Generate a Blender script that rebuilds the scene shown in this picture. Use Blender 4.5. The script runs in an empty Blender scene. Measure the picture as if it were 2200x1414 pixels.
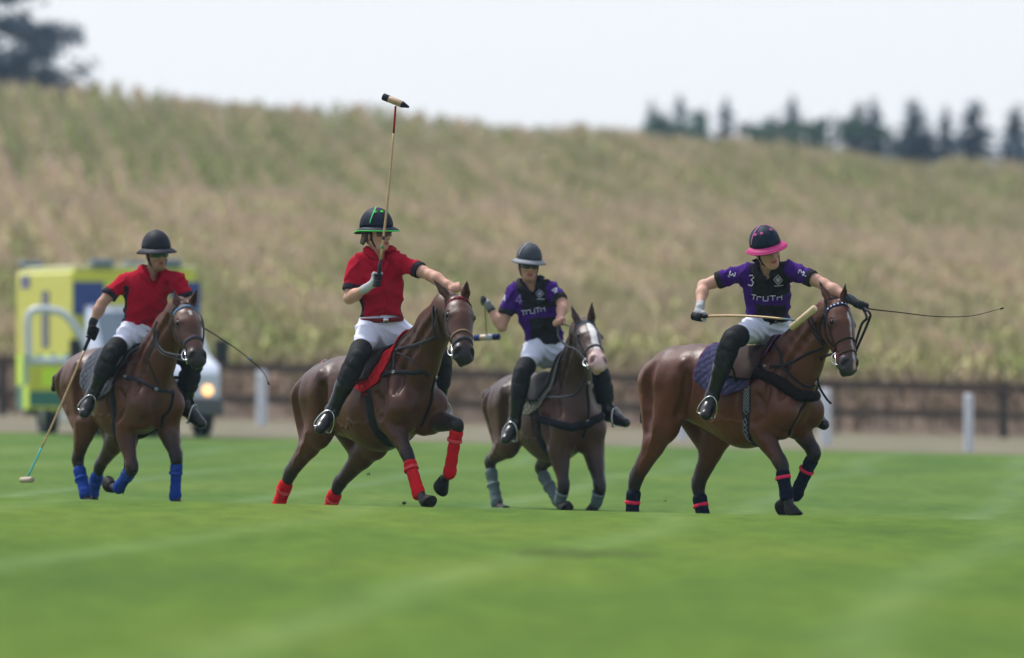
import bpy, math, random
import numpy as np
from mathutils import Vector
rad = math.radians
C = bpy.context.scene.collection
# ------------------------------------------------------------------ camera, world, sun
F = 24444.0; CX = 1100.0; YH = 795.0; CZ = 1.18; SLOPE = 0.0225
cam = bpy.data.cameras.new('camera'); cam_o = bpy.data.objects.new('camera', cam); C.objects.link(cam_o)
cam.sensor_width = 36; cam.lens = 400; cam.clip_start = 1; cam.clip_end = 8000
cam_o.location = (0, 0, CZ); cam_o.rotation_euler = (math.pi/2 + math.atan(88/F), 0, 0)
cam.dof.use_dof = True; cam.dof.focus_distance = 85.9; cam.dof.aperture_fstop = 3.1
bpy.context.scene.camera = cam_o
SUN_EL, SUN_AZ = rad(60), rad(-48)          # azimuth measured from +y towards +x
world = bpy.data.worlds.new('World'); bpy.context.scene.world = world; world.use_nodes = True
nt = world.node_tree; bg = nt.nodes['Background']
sky = nt.nodes.new('ShaderNodeTexSky'); sky.sky_type = 'NISHITA'; sky.sun_disc = False
sky.sun_elevation = SUN_EL; sky.sun_rotation = SUN_AZ; sky.dust_density = 4; sky.air_density = 1.0; sky.ozone_density = 1.0
hs = nt.nodes.new('ShaderNodeHueSaturation'); hs.inputs['Saturation'].default_value = 0.5
nt.links.new(sky.outputs[0], hs.inputs['Color'])
# thin high cloud: milky white, horizon band bright, unseen upper sky shaped for top lighting
tcw = nt.nodes.new('ShaderNodeTexCoord'); spw = nt.nodes.new('ShaderNodeSeparateXYZ'); nt.links.new(tcw.outputs['Generated'], spw.inputs[0])
crw = nt.nodes.new('ShaderNodeValToRGB'); nt.links.new(spw.outputs[2], crw.inputs[0]); el = crw.color_ramp.elements
el[0].position = 0.0; el[0].color = (1.05, 1.08, 1.13, 1); el[1].position = .11; el[1].color = (.50, .56, .66, 1)
for p_, c_ in ((.32, (.33, .38, .47, 1)), (1.0, (.46, .52, .62, 1))): e_ = el.new(p_); e_.color = c_
cs_ = nt.nodes.new('ShaderNodeVectorMath'); cs_.operation = 'SCALE'; cs_.inputs['Scale'].default_value = 5.9; nt.links.new(crw.outputs[0], cs_.inputs[0])
ad = nt.nodes.new('ShaderNodeVectorMath'); ad.operation = 'ADD'; nt.links.new(hs.outputs[0], ad.inputs[0]); nt.links.new(cs_.outputs[0], ad.inputs[1])
nt.links.new(ad.outputs[0], bg.inputs[0]); bg.inputs[1].default_value = 0.085
sl = bpy.data.lights.new('sun', 'SUN'); sl.energy = 2.5; sl.angle = rad(10); sl.color = (1, .97, .93)
so = bpy.data.objects.new('sun', sl); C.objects.link(so)
sd = Vector((math.sin(SUN_AZ)*math.cos(SUN_EL), math.cos(SUN_AZ)*math.cos(SUN_EL), math.sin(SUN_EL)))
so.rotation_euler = sd.to_track_quat('Z', 'Y').to_euler(); so.location = (0, 60, 60)
vs = bpy.context.scene.view_settings; vs.view_transform = 'Standard'; vs.look = 'None'; vs.exposure = 0.64; vs.gamma = 1
# ------------------------------------------------------------------ helpers
def W(u, v, y): return np.array([(u-CX)*y/F, y, CZ-(v-YH)*y/F])
def nrm(a): a = np.asarray(a, float); return a/(np.linalg.norm(a)+1e-12)
def lerp(a, b, t): return np.asarray(a)*(1-t)+np.asarray(b)*t
def sstep(a, b, x): t = np.clip((x-a)/(b-a), 0, 1); return t*t*(3-2*t)
def hash2(i, j, s=0):
    n = np.sin(i*127.1+j*311.7+s*74.7)*43758.5453; return n-np.floor(n)
def vnoise(x, y, s=0):
    xi, yi = np.floor(x), np.floor(y); fx, fy = x-xi, y-yi
    fx = fx*fx*(3-2*fx); fy = fy*fy*(3-2*fy)
    return ((hash2(xi, yi, s)*(1-fx)+hash2(xi+1, yi, s)*fx)*(1-fy)+(hash2(xi, yi+1, s)*(1-fx)+hash2(xi+1, yi+1, s)*fx)*fy)
def n3(P, f, s=0):   # cheap 3-D noise in -1..1
    return (vnoise(P[:, 0]*f+P[:, 2]*f*.7, P[:, 1]*f-P[:, 2]*f*.6, s)+vnoise(P[:, 2]*f, P[:, 0]*f*.8+P[:, 1]*f*.7, s+3))-1
MATS = {}
def mat(name, col=None, rough=.6, metal=0., spec=.5, bump=0., bscale=60., var=0., vscale=8., sheen=0., emit=None, coat=0., stretch=None):
    if name in MATS: return MATS[name]
    m = bpy.data.materials.new(name); m.use_nodes = True; t = m.node_tree; b = t.nodes['Principled BSDF']
    b.inputs['Roughness'].default_value = rough; b.inputs['Metallic'].default_value = metal
    b.inputs['Specular IOR Level'].default_value = spec
    if sheen: b.inputs['Sheen Weight'].default_value = sheen; b.inputs['Sheen Roughness'].default_value = .4
    if coat: b.inputs['Coat Weight'].default_value = coat; b.inputs['Coat Roughness'].default_value = .15
    geo = t.nodes.new('ShaderNodeTexCoord')
    mp = t.nodes.new('ShaderNodeMapping'); t.links.new(geo.outputs['Object'], mp.inputs[0])
    if stretch: mp.inputs['Scale'].default_value = stretch
    if col is None:
        a = t.nodes.new('ShaderNodeAttribute'); a.attribute_name = 'Col'; src = a.outputs['Color']
    else:
        a = t.nodes.new('ShaderNodeRGB'); a.outputs[0].default_value = (*col, 1); src = a.outputs[0]
    if var:
        n = t.nodes.new('ShaderNodeTexNoise'); n.inputs['Scale'].default_value = vscale; n.inputs['Detail'].default_value = 5
        t.links.new(mp.outputs[0], n.inputs['Vector'])
        r = t.nodes.new('ShaderNodeMapRange'); r.inputs['From Min'].default_value = .25; r.inputs['From Max'].default_value = .75
        r.inputs['To Min'].default_value = 1-var; r.inputs['To Max'].default_value = 1+var
        t.links.new(n.outputs['Fac'], r.inputs['Value'])
        mu = t.nodes.new('ShaderNodeVectorMath'); mu.operation = 'SCALE'
        t.links.new(src, mu.inputs[0]); t.links.new(r.outputs[0], mu.inputs['Scale']); src = mu.outputs[0]
    t.links.new(src, b.inputs['Base Color'])
    if bump:
        n2 = t.nodes.new('ShaderNodeTexNoise'); n2.inputs['Scale'].default_value = bscale; n2.inputs['Detail'].default_value = 3
        t.links.new(mp.outputs[0], n2.inputs['Vector'])
        bn = t.nodes.new('ShaderNodeBump'); bn.inputs['Strength'].default_value = bump; bn.inputs['Distance'].default_value = .01
        t.links.new(n2.outputs['Fac'], bn.inputs['Height']); t.links.new(bn.outputs[0], b.inputs['Normal'])
    if emit: b.inputs['Emission Color'].default_value = (*emit[0], 1); b.inputs['Emission Strength'].default_value = emit[1]
    MATS[name] = m; return m
ORG = {}
def thing(name, loc, label, cat, group=None, kind=None):
    o = bpy.data.objects.new(name, None); C.objects.link(o); o.location = loc; o.empty_display_size = .2
    o['label'] = label; o['category'] = cat
    if group: o['group'] = group
    if kind: o['kind'] = kind
    ORG[o.name] = np.array(loc, float); return o
def obj(name, V, Fc, m, parent=None, col=None, smooth=True, label=None, cat=None, group=None, kind=None, solid=0, bevel=0):
    V = np.asarray(V, float).reshape(-1, 3)
    org = ORG[parent.name] if parent is not None else (np.zeros(3) if kind else np.array([V[:, 0].mean(), V[:, 1].mean(), V[:, 2].min()]))
    me = bpy.data.meshes.new(name)
    Vl = V-org
    if isinstance(Fc, np.ndarray):
        k = Fc.shape[1]; me.vertices.add(len(Vl)); me.vertices.foreach_set('co', Vl.astype(np.float32).ravel())
        me.loops.add(Fc.size); me.loops.foreach_set('vertex_index', Fc.astype(np.int32).ravel())
        me.polygons.add(len(Fc)); me.polygons.foreach_set('loop_start', np.arange(0, Fc.size, k, dtype=np.int32))
        me.update(calc_edges=True)
    else: me.from_pydata([tuple(v) for v in Vl], [], [tuple(int(i) for i in f) for f in Fc]); me.update()
    if col is not None:
        col = np.asarray(col, float)
        if col.ndim == 1: col = np.tile(col, (len(V), 1))
        at = me.color_attributes.new('Col', 'FLOAT_COLOR', 'POINT')
        at.data.foreach_set('color', np.c_[col, np.ones(len(V))].astype(np.float32).ravel())
    if smooth: me.polygons.foreach_set('use_smooth', [True]*len(me.polygons))
    me.materials.append(m); me.validate(); me.update()
    o = bpy.data.objects.new(name, me); C.objects.link(o)
    if parent is not None: o.parent = parent; ORG[o.name] = org
    else: o.location = org; ORG[o.name] = org
    if label: o['label'] = label
    if cat: o['category'] = cat
    if group: o['group'] = group
    if kind: o['kind'] = kind
    if solid: s = o.modifiers.new('s', 'SOLIDIFY'); s.thickness = solid; s.offset = 1
    if bevel: s = o.modifiers.new('b', 'BEVEL'); s.width = bevel; s.segments = 2; s.limit_method = 'ANGLE'
    return o
class MB:
    def __init__(s): s.V = []; s.F = []; s.c = []
    def add(s, V, Fc, col=(0, 0, 0)):
        o = len(s.V); s.V += [tuple(v) for v in V]; s.F += [tuple(i+o for i in f) for f in Fc]
        s.c += [tuple(col)]*len(V); return s
    def box(s, c, h, ax=None, col=(0, 0, 0)):
        ax = np.eye(3) if ax is None else np.asarray(ax); c = np.asarray(c, float)
        V = [c+ax[0]*h[0]*x+ax[1]*h[1]*y+ax[2]*h[2]*z for x in (-1, 1) for y in (-1, 1) for z in (-1, 1)]
        return s.add(V, [(0, 1, 3, 2), (4, 6, 7, 5), (0, 4, 5, 1), (2, 3, 7, 6), (0, 2, 6, 4), (1, 5, 7, 3)], col)
    def tube(s, pts, r, n=8, col=(0, 0, 0), close=False):
        pts = [np.asarray(p, float) for p in pts]; N = len(pts)
        rs = r if hasattr(r, '__len__') else [r]*N
        V = []; prev = None
        for i, p in enumerate(pts):
            if close: t = nrm(pts[(i+1) % N]-pts[i-1])
            else: t = nrm(pts[min(i+1, N-1)]-pts[max(i-1, 0)])
            if prev is None:
                a = np.array([0, 0, 1.]) if abs(t[2]) < .9 else np.array([1., 0, 0]); prev = nrm(np.cross(t, a))
            prev = nrm(prev-t*np.dot(prev, t)); b = np.cross(t, prev)
            V += [p+rs[i]*(math.cos(2*math.pi*k/n)*prev+math.sin(2*math.pi*k/n)*b) for k in range(n)]
        Fc = []
        for i in range(N if close else N-1):
            j = (i+1) % N
            Fc += [(i*n+k, i*n+(k+1) % n, j*n+(k+1) % n, j*n+k) for k in range(n)]
        if not close: Fc += [tuple(range(n))[::-1], tuple((N-1)*n+k for k in range(n))]
        return s.add(V, Fc, col)
    def ribbon(s, pts, nors, w, th, col=(0, 0, 0)):
        N = len(pts); V = []
        ws = w if hasattr(w, '__len__') else [w]*N
        for i in range(N):
            t = nrm(pts[min(i+1, N-1)]-pts[max(i-1, 0)]); nn = nrm(nors[i]); sdir = nrm(np.cross(t, nn)); h = ws[i]/2
            V += [pts[i]+sdir*h, pts[i]+sdir*h*.8+nn*th, pts[i]-sdir*h*.8+nn*th, pts[i]-sdir*h]
        Fc = []
        for i in range(N-1):
            Fc += [(i*4+k, i*4+(k+1) % 4, i*4+4+(k+1) % 4, i*4+4+k) for k in range(4)]
        Fc += [(0, 3, 2, 1), ((N-1)*4, (N-1)*4+1, (N-1)*4+2, (N-1)*4+3)]
        return s.add(V, Fc, col)
    def build(s, name, m, parent=None, **k): return obj(name, s.V, s.F, m, parent, col=s.c, **k)
def spline(pts, n=6):
    P = [np.asarray(p, float) for p in pts]; P = [2*P[0]-P[1]]+P+[2*P[-1]-P[-2]]; out = []
    for i in range(1, len(P)-2):
        for k in range(n):
            t = k/n; a, b, c, d = P[i-1:i+3]
            out.append(.5*((2*b)+(c-a)*t+(2*a-5*b+4*c-d)*t*t+(3*b-a-3*c+d)*t**3))
    out.append(P[-2]); return np.array(out)
# ------------------------------------------------------------------ signed distance bodies
class Field:
    def __init__(s): s.P = []
    def add(s, a, b, ra, rb=None, n=None, f=1., k=.03, ca=(.1, .1, .1), cb=None, sub=False, tag=0, det=False):
        a = np.asarray(a, float); b = np.asarray(b, float); rb = ra if rb is None else rb
        if np.allclose(a, b): b = a+np.array([1e-4, 0, 0])
        s.P.append(dict(a=a, b=b, ra=ra, rb=rb, n=None if n is None else nrm(n), f=f, k=max(k, 1e-4), ca=np.array(ca, float), cb=np.array(ca if cb is None else cb, float), sub=sub, tag=tag, det=det)); return s
    def chain(s, pts, rs, **kw):
        cs = kw.pop('cs', None)
        for i in range(len(pts)-1):
            if cs: kw['ca'], kw['cb'] = cs[i], cs[i+1]
            s.add(pts[i], pts[i+1], rs[i], rs[i+1], **kw)
        return s
    @staticmethod
    def d(p, X):
        q = X-p['a']; ba = p['b']-p['a']
        if p['n'] is not None:
            g = 1/p['f']-1; n = p['n']; q = q+g*(q@n)[..., None]*n; ba = ba+g*(ba@n)*n
        h = np.clip((q@ba)/(ba@ba), 0, 1)
        r = p['ra']+(p['rb']-p['ra'])*h
        q = q-h[..., None]*ba
        return (np.sqrt((q*q).sum(-1))-r)*(1 if p['n'] is None else min(1, (1+p['f'])/2)), h
    @staticmethod
    def comb(g, d, p):
        k = p['k']
        if p['sub']:
            h = np.clip(.5-.5*(g+d)/k, 0, 1); return g*(1-h)+(-d)*h+k*h*(1-h)
        h = np.clip(.5+.5*(g-d)/k, 0, 1); return g*(1-h)+d*h-k*h*(1-h)
    def sort(s): s.P.sort(key=lambda p: p['sub']); return s
    def ev(s, X):
        g = np.full(X.shape[:-1], 1e3)
        for p in s.P:
            if not p['det']: g = s.comb(g, s.d(p, X)[0], p)
        return g
    @staticmethod
    def vnorm(V, Q):
        n = np.cross(V[Q[:, 2]]-V[Q[:, 0]], V[Q[:, 3]]-V[Q[:, 1]]); N = np.zeros_like(V)
        for k in range(4):
            for j in range(3): N[:, j] += np.bincount(Q[:, k], n[:, j], len(V))
        return N/(np.linalg.norm(N, axis=1)[:, None]+1e-12)
    def grad(s, X):
        e = 1e-3; return np.stack([(s.ev(X+np.eye(3)[i]*e)-s.ev(X-np.eye(3)[i]*e))/(2*e) for i in range(3)], -1)
    def snap(s, X, off=0., it=5):
        X = np.array(X, float)
        for _ in range(it):
            g = s.grad(X); v = s.ev(X)-off; X = X-(np.clip(v, -.1, .1)/np.maximum((g*g).sum(-1), .15))[..., None]*g
        return X
    def march(s, O, D, off=0., far=3., n=60):
        O = np.array(O, float); t = np.zeros(len(O)); alive = np.ones(len(O), bool)
        for _ in range(n):
            v = s.ev(O+D*t[:, None])-off; t += np.where(alive, np.clip(v, -.05, .4)*.7, 0); alive = (np.abs(v) > 3e-4) & (t < far)
        return O+D*t[:, None], t < far
    def hit(s, uv, y0, off=0.):
        uv = np.asarray(uv, float); O = np.array([W(u, v, y0) for u, v in uv]); D = np.array([nrm(W(u, v, y0)-np.array([0, 0, CZ])) for u, v in uv])
        return s.march(O, D, off)
    def mesh(s, vx, sig=.02):
        s.sort()
        lo = np.min([np.minimum(p['a']-p['ra']*1.05, p['b']-p['rb']*1.05) for p in s.P if not p['sub']], 0)-4*vx
        hi = np.max([np.maximum(p['a']+p['ra']*1.05, p['b']+p['rb']*1.05) for p in s.P if not p['sub']], 0)+4*vx
        n = np.ceil((hi-lo)/vx).astype(int)+1; g = np.full(n, 1e3, np.float32)
        for p in s.P:
            m = max(p['ra'], p['rb'])*max(1, p['f'])+p['k']+3*vx
            i0 = np.maximum(np.floor((np.minimum(p['a'], p['b'])-m-lo)/vx).astype(int), 0); i1 = np.minimum(np.ceil((np.maximum(p['a'], p['b'])+m-lo)/vx).astype(int), n)
            ax = [lo[i]+vx*np.arange(i0[i], i1[i]) for i in range(3)]
            X = np.stack(np.meshgrid(*ax, indexing='ij'), -1)
            sl_ = tuple(slice(i0[i], i1[i]) for i in range(3))
            g[sl_] = s.comb(g[sl_], s.d(p, X)[0], p)
        ins = g < 0; a = ins.astype(np.uint8)
        c = a[:-1]+a[1:]; c = c[:, :-1]+c[:, 1:]; c = c[:, :, :-1]+c[:, :, 1:]
        act = (c > 0) & (c < 8); ijk = np.argwhere(act); idx = np.full(act.shape, -1, np.int32); idx[act] = np.arange(len(ijk))
        off = [(0, 0, 0), (1, 0, 0), (0, 1, 0), (1, 1, 0), (0, 0, 1), (1, 0, 1), (0, 1, 1), (1, 1, 1)]
        cv = np.stack([g[ijk[:, 0]+o[0], ijk[:, 1]+o[1], ijk[:, 2]+o[2]] for o in off], 1)
        acc = np.zeros((len(ijk), 3)); cnt = np.zeros(len(ijk)); offa = np.array(off, float)
        for i, j in [(0, 1), (2, 3), (4, 5), (6, 7), (0, 2), (1, 3), (4, 6), (5, 7), (0, 4), (1, 5), (2, 6), (3, 7)]:
            m = (cv[:, i] < 0) != (cv[:, j] < 0); t = np.where(m, cv[:, i]/(cv[:, i]-cv[:, j]+1e-12), 0)
            acc += np.where(m[:, None], offa[i]+t[:, None]*(offa[j]-offa[i]), 0); cnt += m
        V = lo+vx*(ijk+acc/cnt[:, None]); Q = []
        for ax in range(3):
            o1, o2 = [i for i in range(3) if i != ax]
            A = [slice(1, -1)]*3; B = [slice(1, -1)]*3; A[ax] = slice(0, -1); B[ax] = slice(1, None)
            a0 = ins[tuple(A)]; b0 = ins[tuple(B)]; e = np.argwhere(a0 != b0)
            if not len(e): continue
            fl = a0[tuple(e.T)]
            e = e+np.array([0 if i == ax else 1 for i in range(3)])
            def cell(d1, d2):
                q = e.copy(); q[:, o1] += d1; q[:, o2] += d2; return idx[tuple(q.T)]
            q = np.stack([cell(-1, -1), cell(0, -1), cell(0, 0), cell(-1, 0)], 1)
            if ax == 1: fl = ~fl
            q[~fl] = q[~fl][:, ::-1]; Q.append(q)
        Q = np.concatenate(Q); Q = Q[(Q >= 0).all(1)]
        # colour by nearest primitives
        ws = np.zeros(len(V)); col = np.zeros((len(V), 3)); best = np.full(len(V), 1e9); tag = np.zeros(len(V), int)
        for p in s.P:
            if p['sub']: continue
            m = max(p['ra'], p['rb'])+.1; msk = ((V > np.minimum(p['a'], p['b'])-m) & (V < np.maximum(p['a'], p['b'])+m)).all(1); ii = np.where(msk)[0]
            if not len(ii): continue
            d, h = s.d(p, V[ii]); w = np.exp(-np.clip(d/sig, -1, 30)); ws[ii] += w
            col[ii] += w[:, None]*(p['ca']+(p['cb']-p['ca'])*h[:, None])
            bb = d < best[ii]; best[ii[bb]] = d[bb]; tag[ii[bb]] = p['tag']
        col /= np.maximum(ws, 1e-9)[:, None]
        return V, Q, col, tag
def strap(mb, fld, pts, w, th=.004, off=.001, n=6, col=(.02, .02, .022), snap=True):
    P = spline(pts, n)
    if snap: P = fld.snap(P, off)
    mb.ribbon(list(P), list(fld.grad(P)), w, th, col); return P
# ------------------------------------------------------------------ terrain
def zg(x, y):
    x = np.asarray(x, float); y = np.asarray(y, float)
    near = .221*(1-sstep(78, 87, y))
    prof = np.interp(y, [0, 236, 244, 300, 400, 480, 560, 800, 1500, 3200], [0, 0, .1, 1.75, 5.1, 9.6, 9.0, 6, 4, 2])
    side = np.where(y > 240, .30*np.clip((y-240)/240, 0, 1)*np.interp(x, [-60, -22, -15.7, -10, 0, 6, 12, 18, 22, 60], [8., 5.7, 3.3, 2.3, 0, -.15, -1.9, -3.3, -4.5, -10]), 0)
    return -SLOPE*np.clip(x, -60, 60)+near+prof+side
def sheet(name, xs, ys, m, off=0., colf=None, kind='structure'):
    X, Y = np.meshgrid(xs, ys, indexing='ij'); V = np.stack([X, Y, zg(X, Y)+off], -1).reshape(-1, 3); n = len(ys)
    i, j = np.meshgrid(np.arange(len(xs)-1), np.arange(n-1), indexing='ij'); i = i.ravel(); j = j.ravel()
    Fq = np.stack([i*n+j, (i+1)*n+j, (i+1)*n+j+1, i*n+j+1], 1)
    return obj(name, V, Fq, m, kind=kind)
def nodes(m): return m.node_tree.nodes, m.node_tree.links, m.node_tree.nodes['Principled BSDF']
def grass_mat():
    m = bpy.data.materials.new('mown_grass'); m.use_nodes = True; N, Lk, b = nodes(m)
    tc = N.new('ShaderNodeTexCoord'); b.inputs['Roughness'].default_value = 1; b.inputs['Specular IOR Level'].default_value = .05
    def noise(scale, sx, sy, det=4):
        mp = N.new('ShaderNodeMapping'); mp.inputs['Scale'].default_value = (sx, sy, 1); Lk.new(tc.outputs['Object'], mp.inputs[0])
        n = N.new('ShaderNodeTexNoise'); n.inputs['Scale'].default_value = scale; n.inputs['Detail'].default_value = det; Lk.new(mp.outputs[0], n.inputs['Vector']); return n.outputs['Fac']
    def ramp(src, pts):
        r = N.new('ShaderNodeValToRGB'); e = r.color_ramp.elements
        while len(e) < len(pts): e.new(.5)
        for k, (p, c) in enumerate(pts): e[k].position = p; e[k].color = (*c, 1)
        Lk.new(src, r.inputs[0]); return r.outputs[0]
    def mix(f, a, c, mode='MIX'):
        x = N.new('ShaderNodeMix'); x.data_type = 'RGBA'; x.blend_type = mode
        for s, v in ((0, f), (6, a), (7, c)):
            if hasattr(v, 'is_linked') or hasattr(v, 'links'): Lk.new(v, x.inputs[s])
            else: x.inputs[s].default_value = v if s == 0 else (*v, 1)
        return x.outputs[2]
    base = ramp(noise(1.0, .55, .09), [(.3, (.056, .110, .017)), (.5, (.076, .134, .019)), (.72, (.102, .152, .023))])
    fine = ramp(noise(1.0, 5, 1.2, 6), [(.25, (.72, .74, .7)), (.75, (1.25, 1.22, 1.2))])
    base = mix(1., base, fine, 'MULTIPLY')
    blade = ramp(noise(1.0, 60, 14, 3), [(.25, (.7, .72, .7)), (.75, (1.3, 1.26, 1.2))]); base = mix(1., base, blade, 'MULTIPLY')
    # pale mower lines running up the field
    sp = N.new('ShaderNodeSeparateXYZ'); Lk.new(tc.outputs['Object'], sp.inputs[0])
    def mth(op, a, c=None, d=None):
        x = N.new('ShaderNodeMath'); x.operation = op
        for k, v in enumerate((a, c, d)):
            if v is None: continue
            if hasattr(v, 'links'): Lk.new(v, x.inputs[k])
            else: x.inputs[k].default_value = v
        return x.outputs[0]
    wob = mth('MULTIPLY', noise(1., .05, .03, 2), 2.2)
    w = mth('ADD', mth('SUBTRACT', sp.outputs[0], mth('MULTIPLY', sp.outputs[1], .048)), wob)
    sn = mth('SINE', mth('MULTIPLY', w, 2*math.pi/2.15)); ln = mth('SMOOTHSTEP' if False else 'POWER', mth('MAXIMUM', sn, 0.0), 7.0)
    ln = mth('MULTIPLY', ln, mth('MULTIPLY', noise(1., .3, .12), .28))
    base = mix(ln, base, (.22, .30, .13))
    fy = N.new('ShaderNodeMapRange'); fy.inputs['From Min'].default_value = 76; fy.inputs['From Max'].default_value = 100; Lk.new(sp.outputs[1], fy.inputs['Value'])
    base = mix(fy.outputs[0], base, mix(1., base, (.98, 1.0, 1.45), 'MULTIPLY'))      # the grass turns cooler towards the far half of the pitch
    Lk.new(base, b.inputs['Base Color'])
    bn = N.new('ShaderNodeBump'); bn.inputs['Strength'].default_value = .6; bn.inputs['Distance'].default_value = .03; Lk.new(noise(1., 40, 12, 4), bn.inputs['Height']); Lk.new(bn.outputs[0], b.inputs['Normal'])
    return m
xs = np.concatenate([np.linspace(-160, -30, 14)[:-1], np.linspace(-30, 30, 61), np.linspace(30, 160, 14)[1:]])
sheet('ground', xs, np.concatenate([np.linspace(-60, 70, 27)[:-1], np.linspace(70, 92, 45), np.linspace(92, 236, 60)[1:]]), grass_mat())
def patch_mat(name, cols, sc, rough=.95, bs=(1, 1), bump=.5):
    m = bpy.data.materials.new(name); m.use_nodes = True; N, Lk, b = nodes(m); b.inputs['Roughness'].default_value = rough; b.inputs['Specular IOR Level'].default_value = .15
    tc = N.new('ShaderNodeTexCoord'); mp = N.new('ShaderNodeMapping'); mp.inputs['Scale'].default_value = (*bs, 1); Lk.new(tc.outputs['Object'], mp.inputs[0])
    n = N.new('ShaderNodeTexNoise'); n.inputs['Scale'].default_value = sc; n.inputs['Detail'].default_value = 6; Lk.new(mp.outputs[0], n.inputs['Vector'])
    r = N.new('ShaderNodeValToRGB'); e = r.color_ramp.elements
    while len(e) < len(cols): e.new(.5)
    for k, c in enumerate(cols): e[k].position = .3+.4*k/(len(cols)-1); e[k].color = (*c, 1)
    Lk.new(n.outputs['Fac'], r.inputs[0]); Lk.new(r.outputs[0], b.inputs['Base Color'])
    bn = N.new('ShaderNodeBump'); bn.inputs['Strength'].default_value = bump; bn.inputs['Distance'].default_value = .05; Lk.new(n.outputs['Fac'], bn.inputs['Height']); Lk.new(bn.outputs[0], b.inputs['Normal'])
    return m
yv = np.linspace(182, 233, 40)
sheet('verge', xs, yv, patch_mat('dry_verge', [(.13, .10, .075), (.13, .125, .075), (.19, .15, .115)], .8, bs=(1, .3)), off=.006)
hx = np.concatenate([np.linspace(-400, -40, 20)[:-1], np.linspace(-40, 40, 81), np.linspace(40, 400, 20)[1:]])
sheet('hill', hx, np.concatenate([np.linspace(236, 600, 110), np.linspace(600, 1100, 14)[1:]]), patch_mat('field_soil', [(.12, .085, .06), (.17, .125, .09)], 1.))
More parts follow.
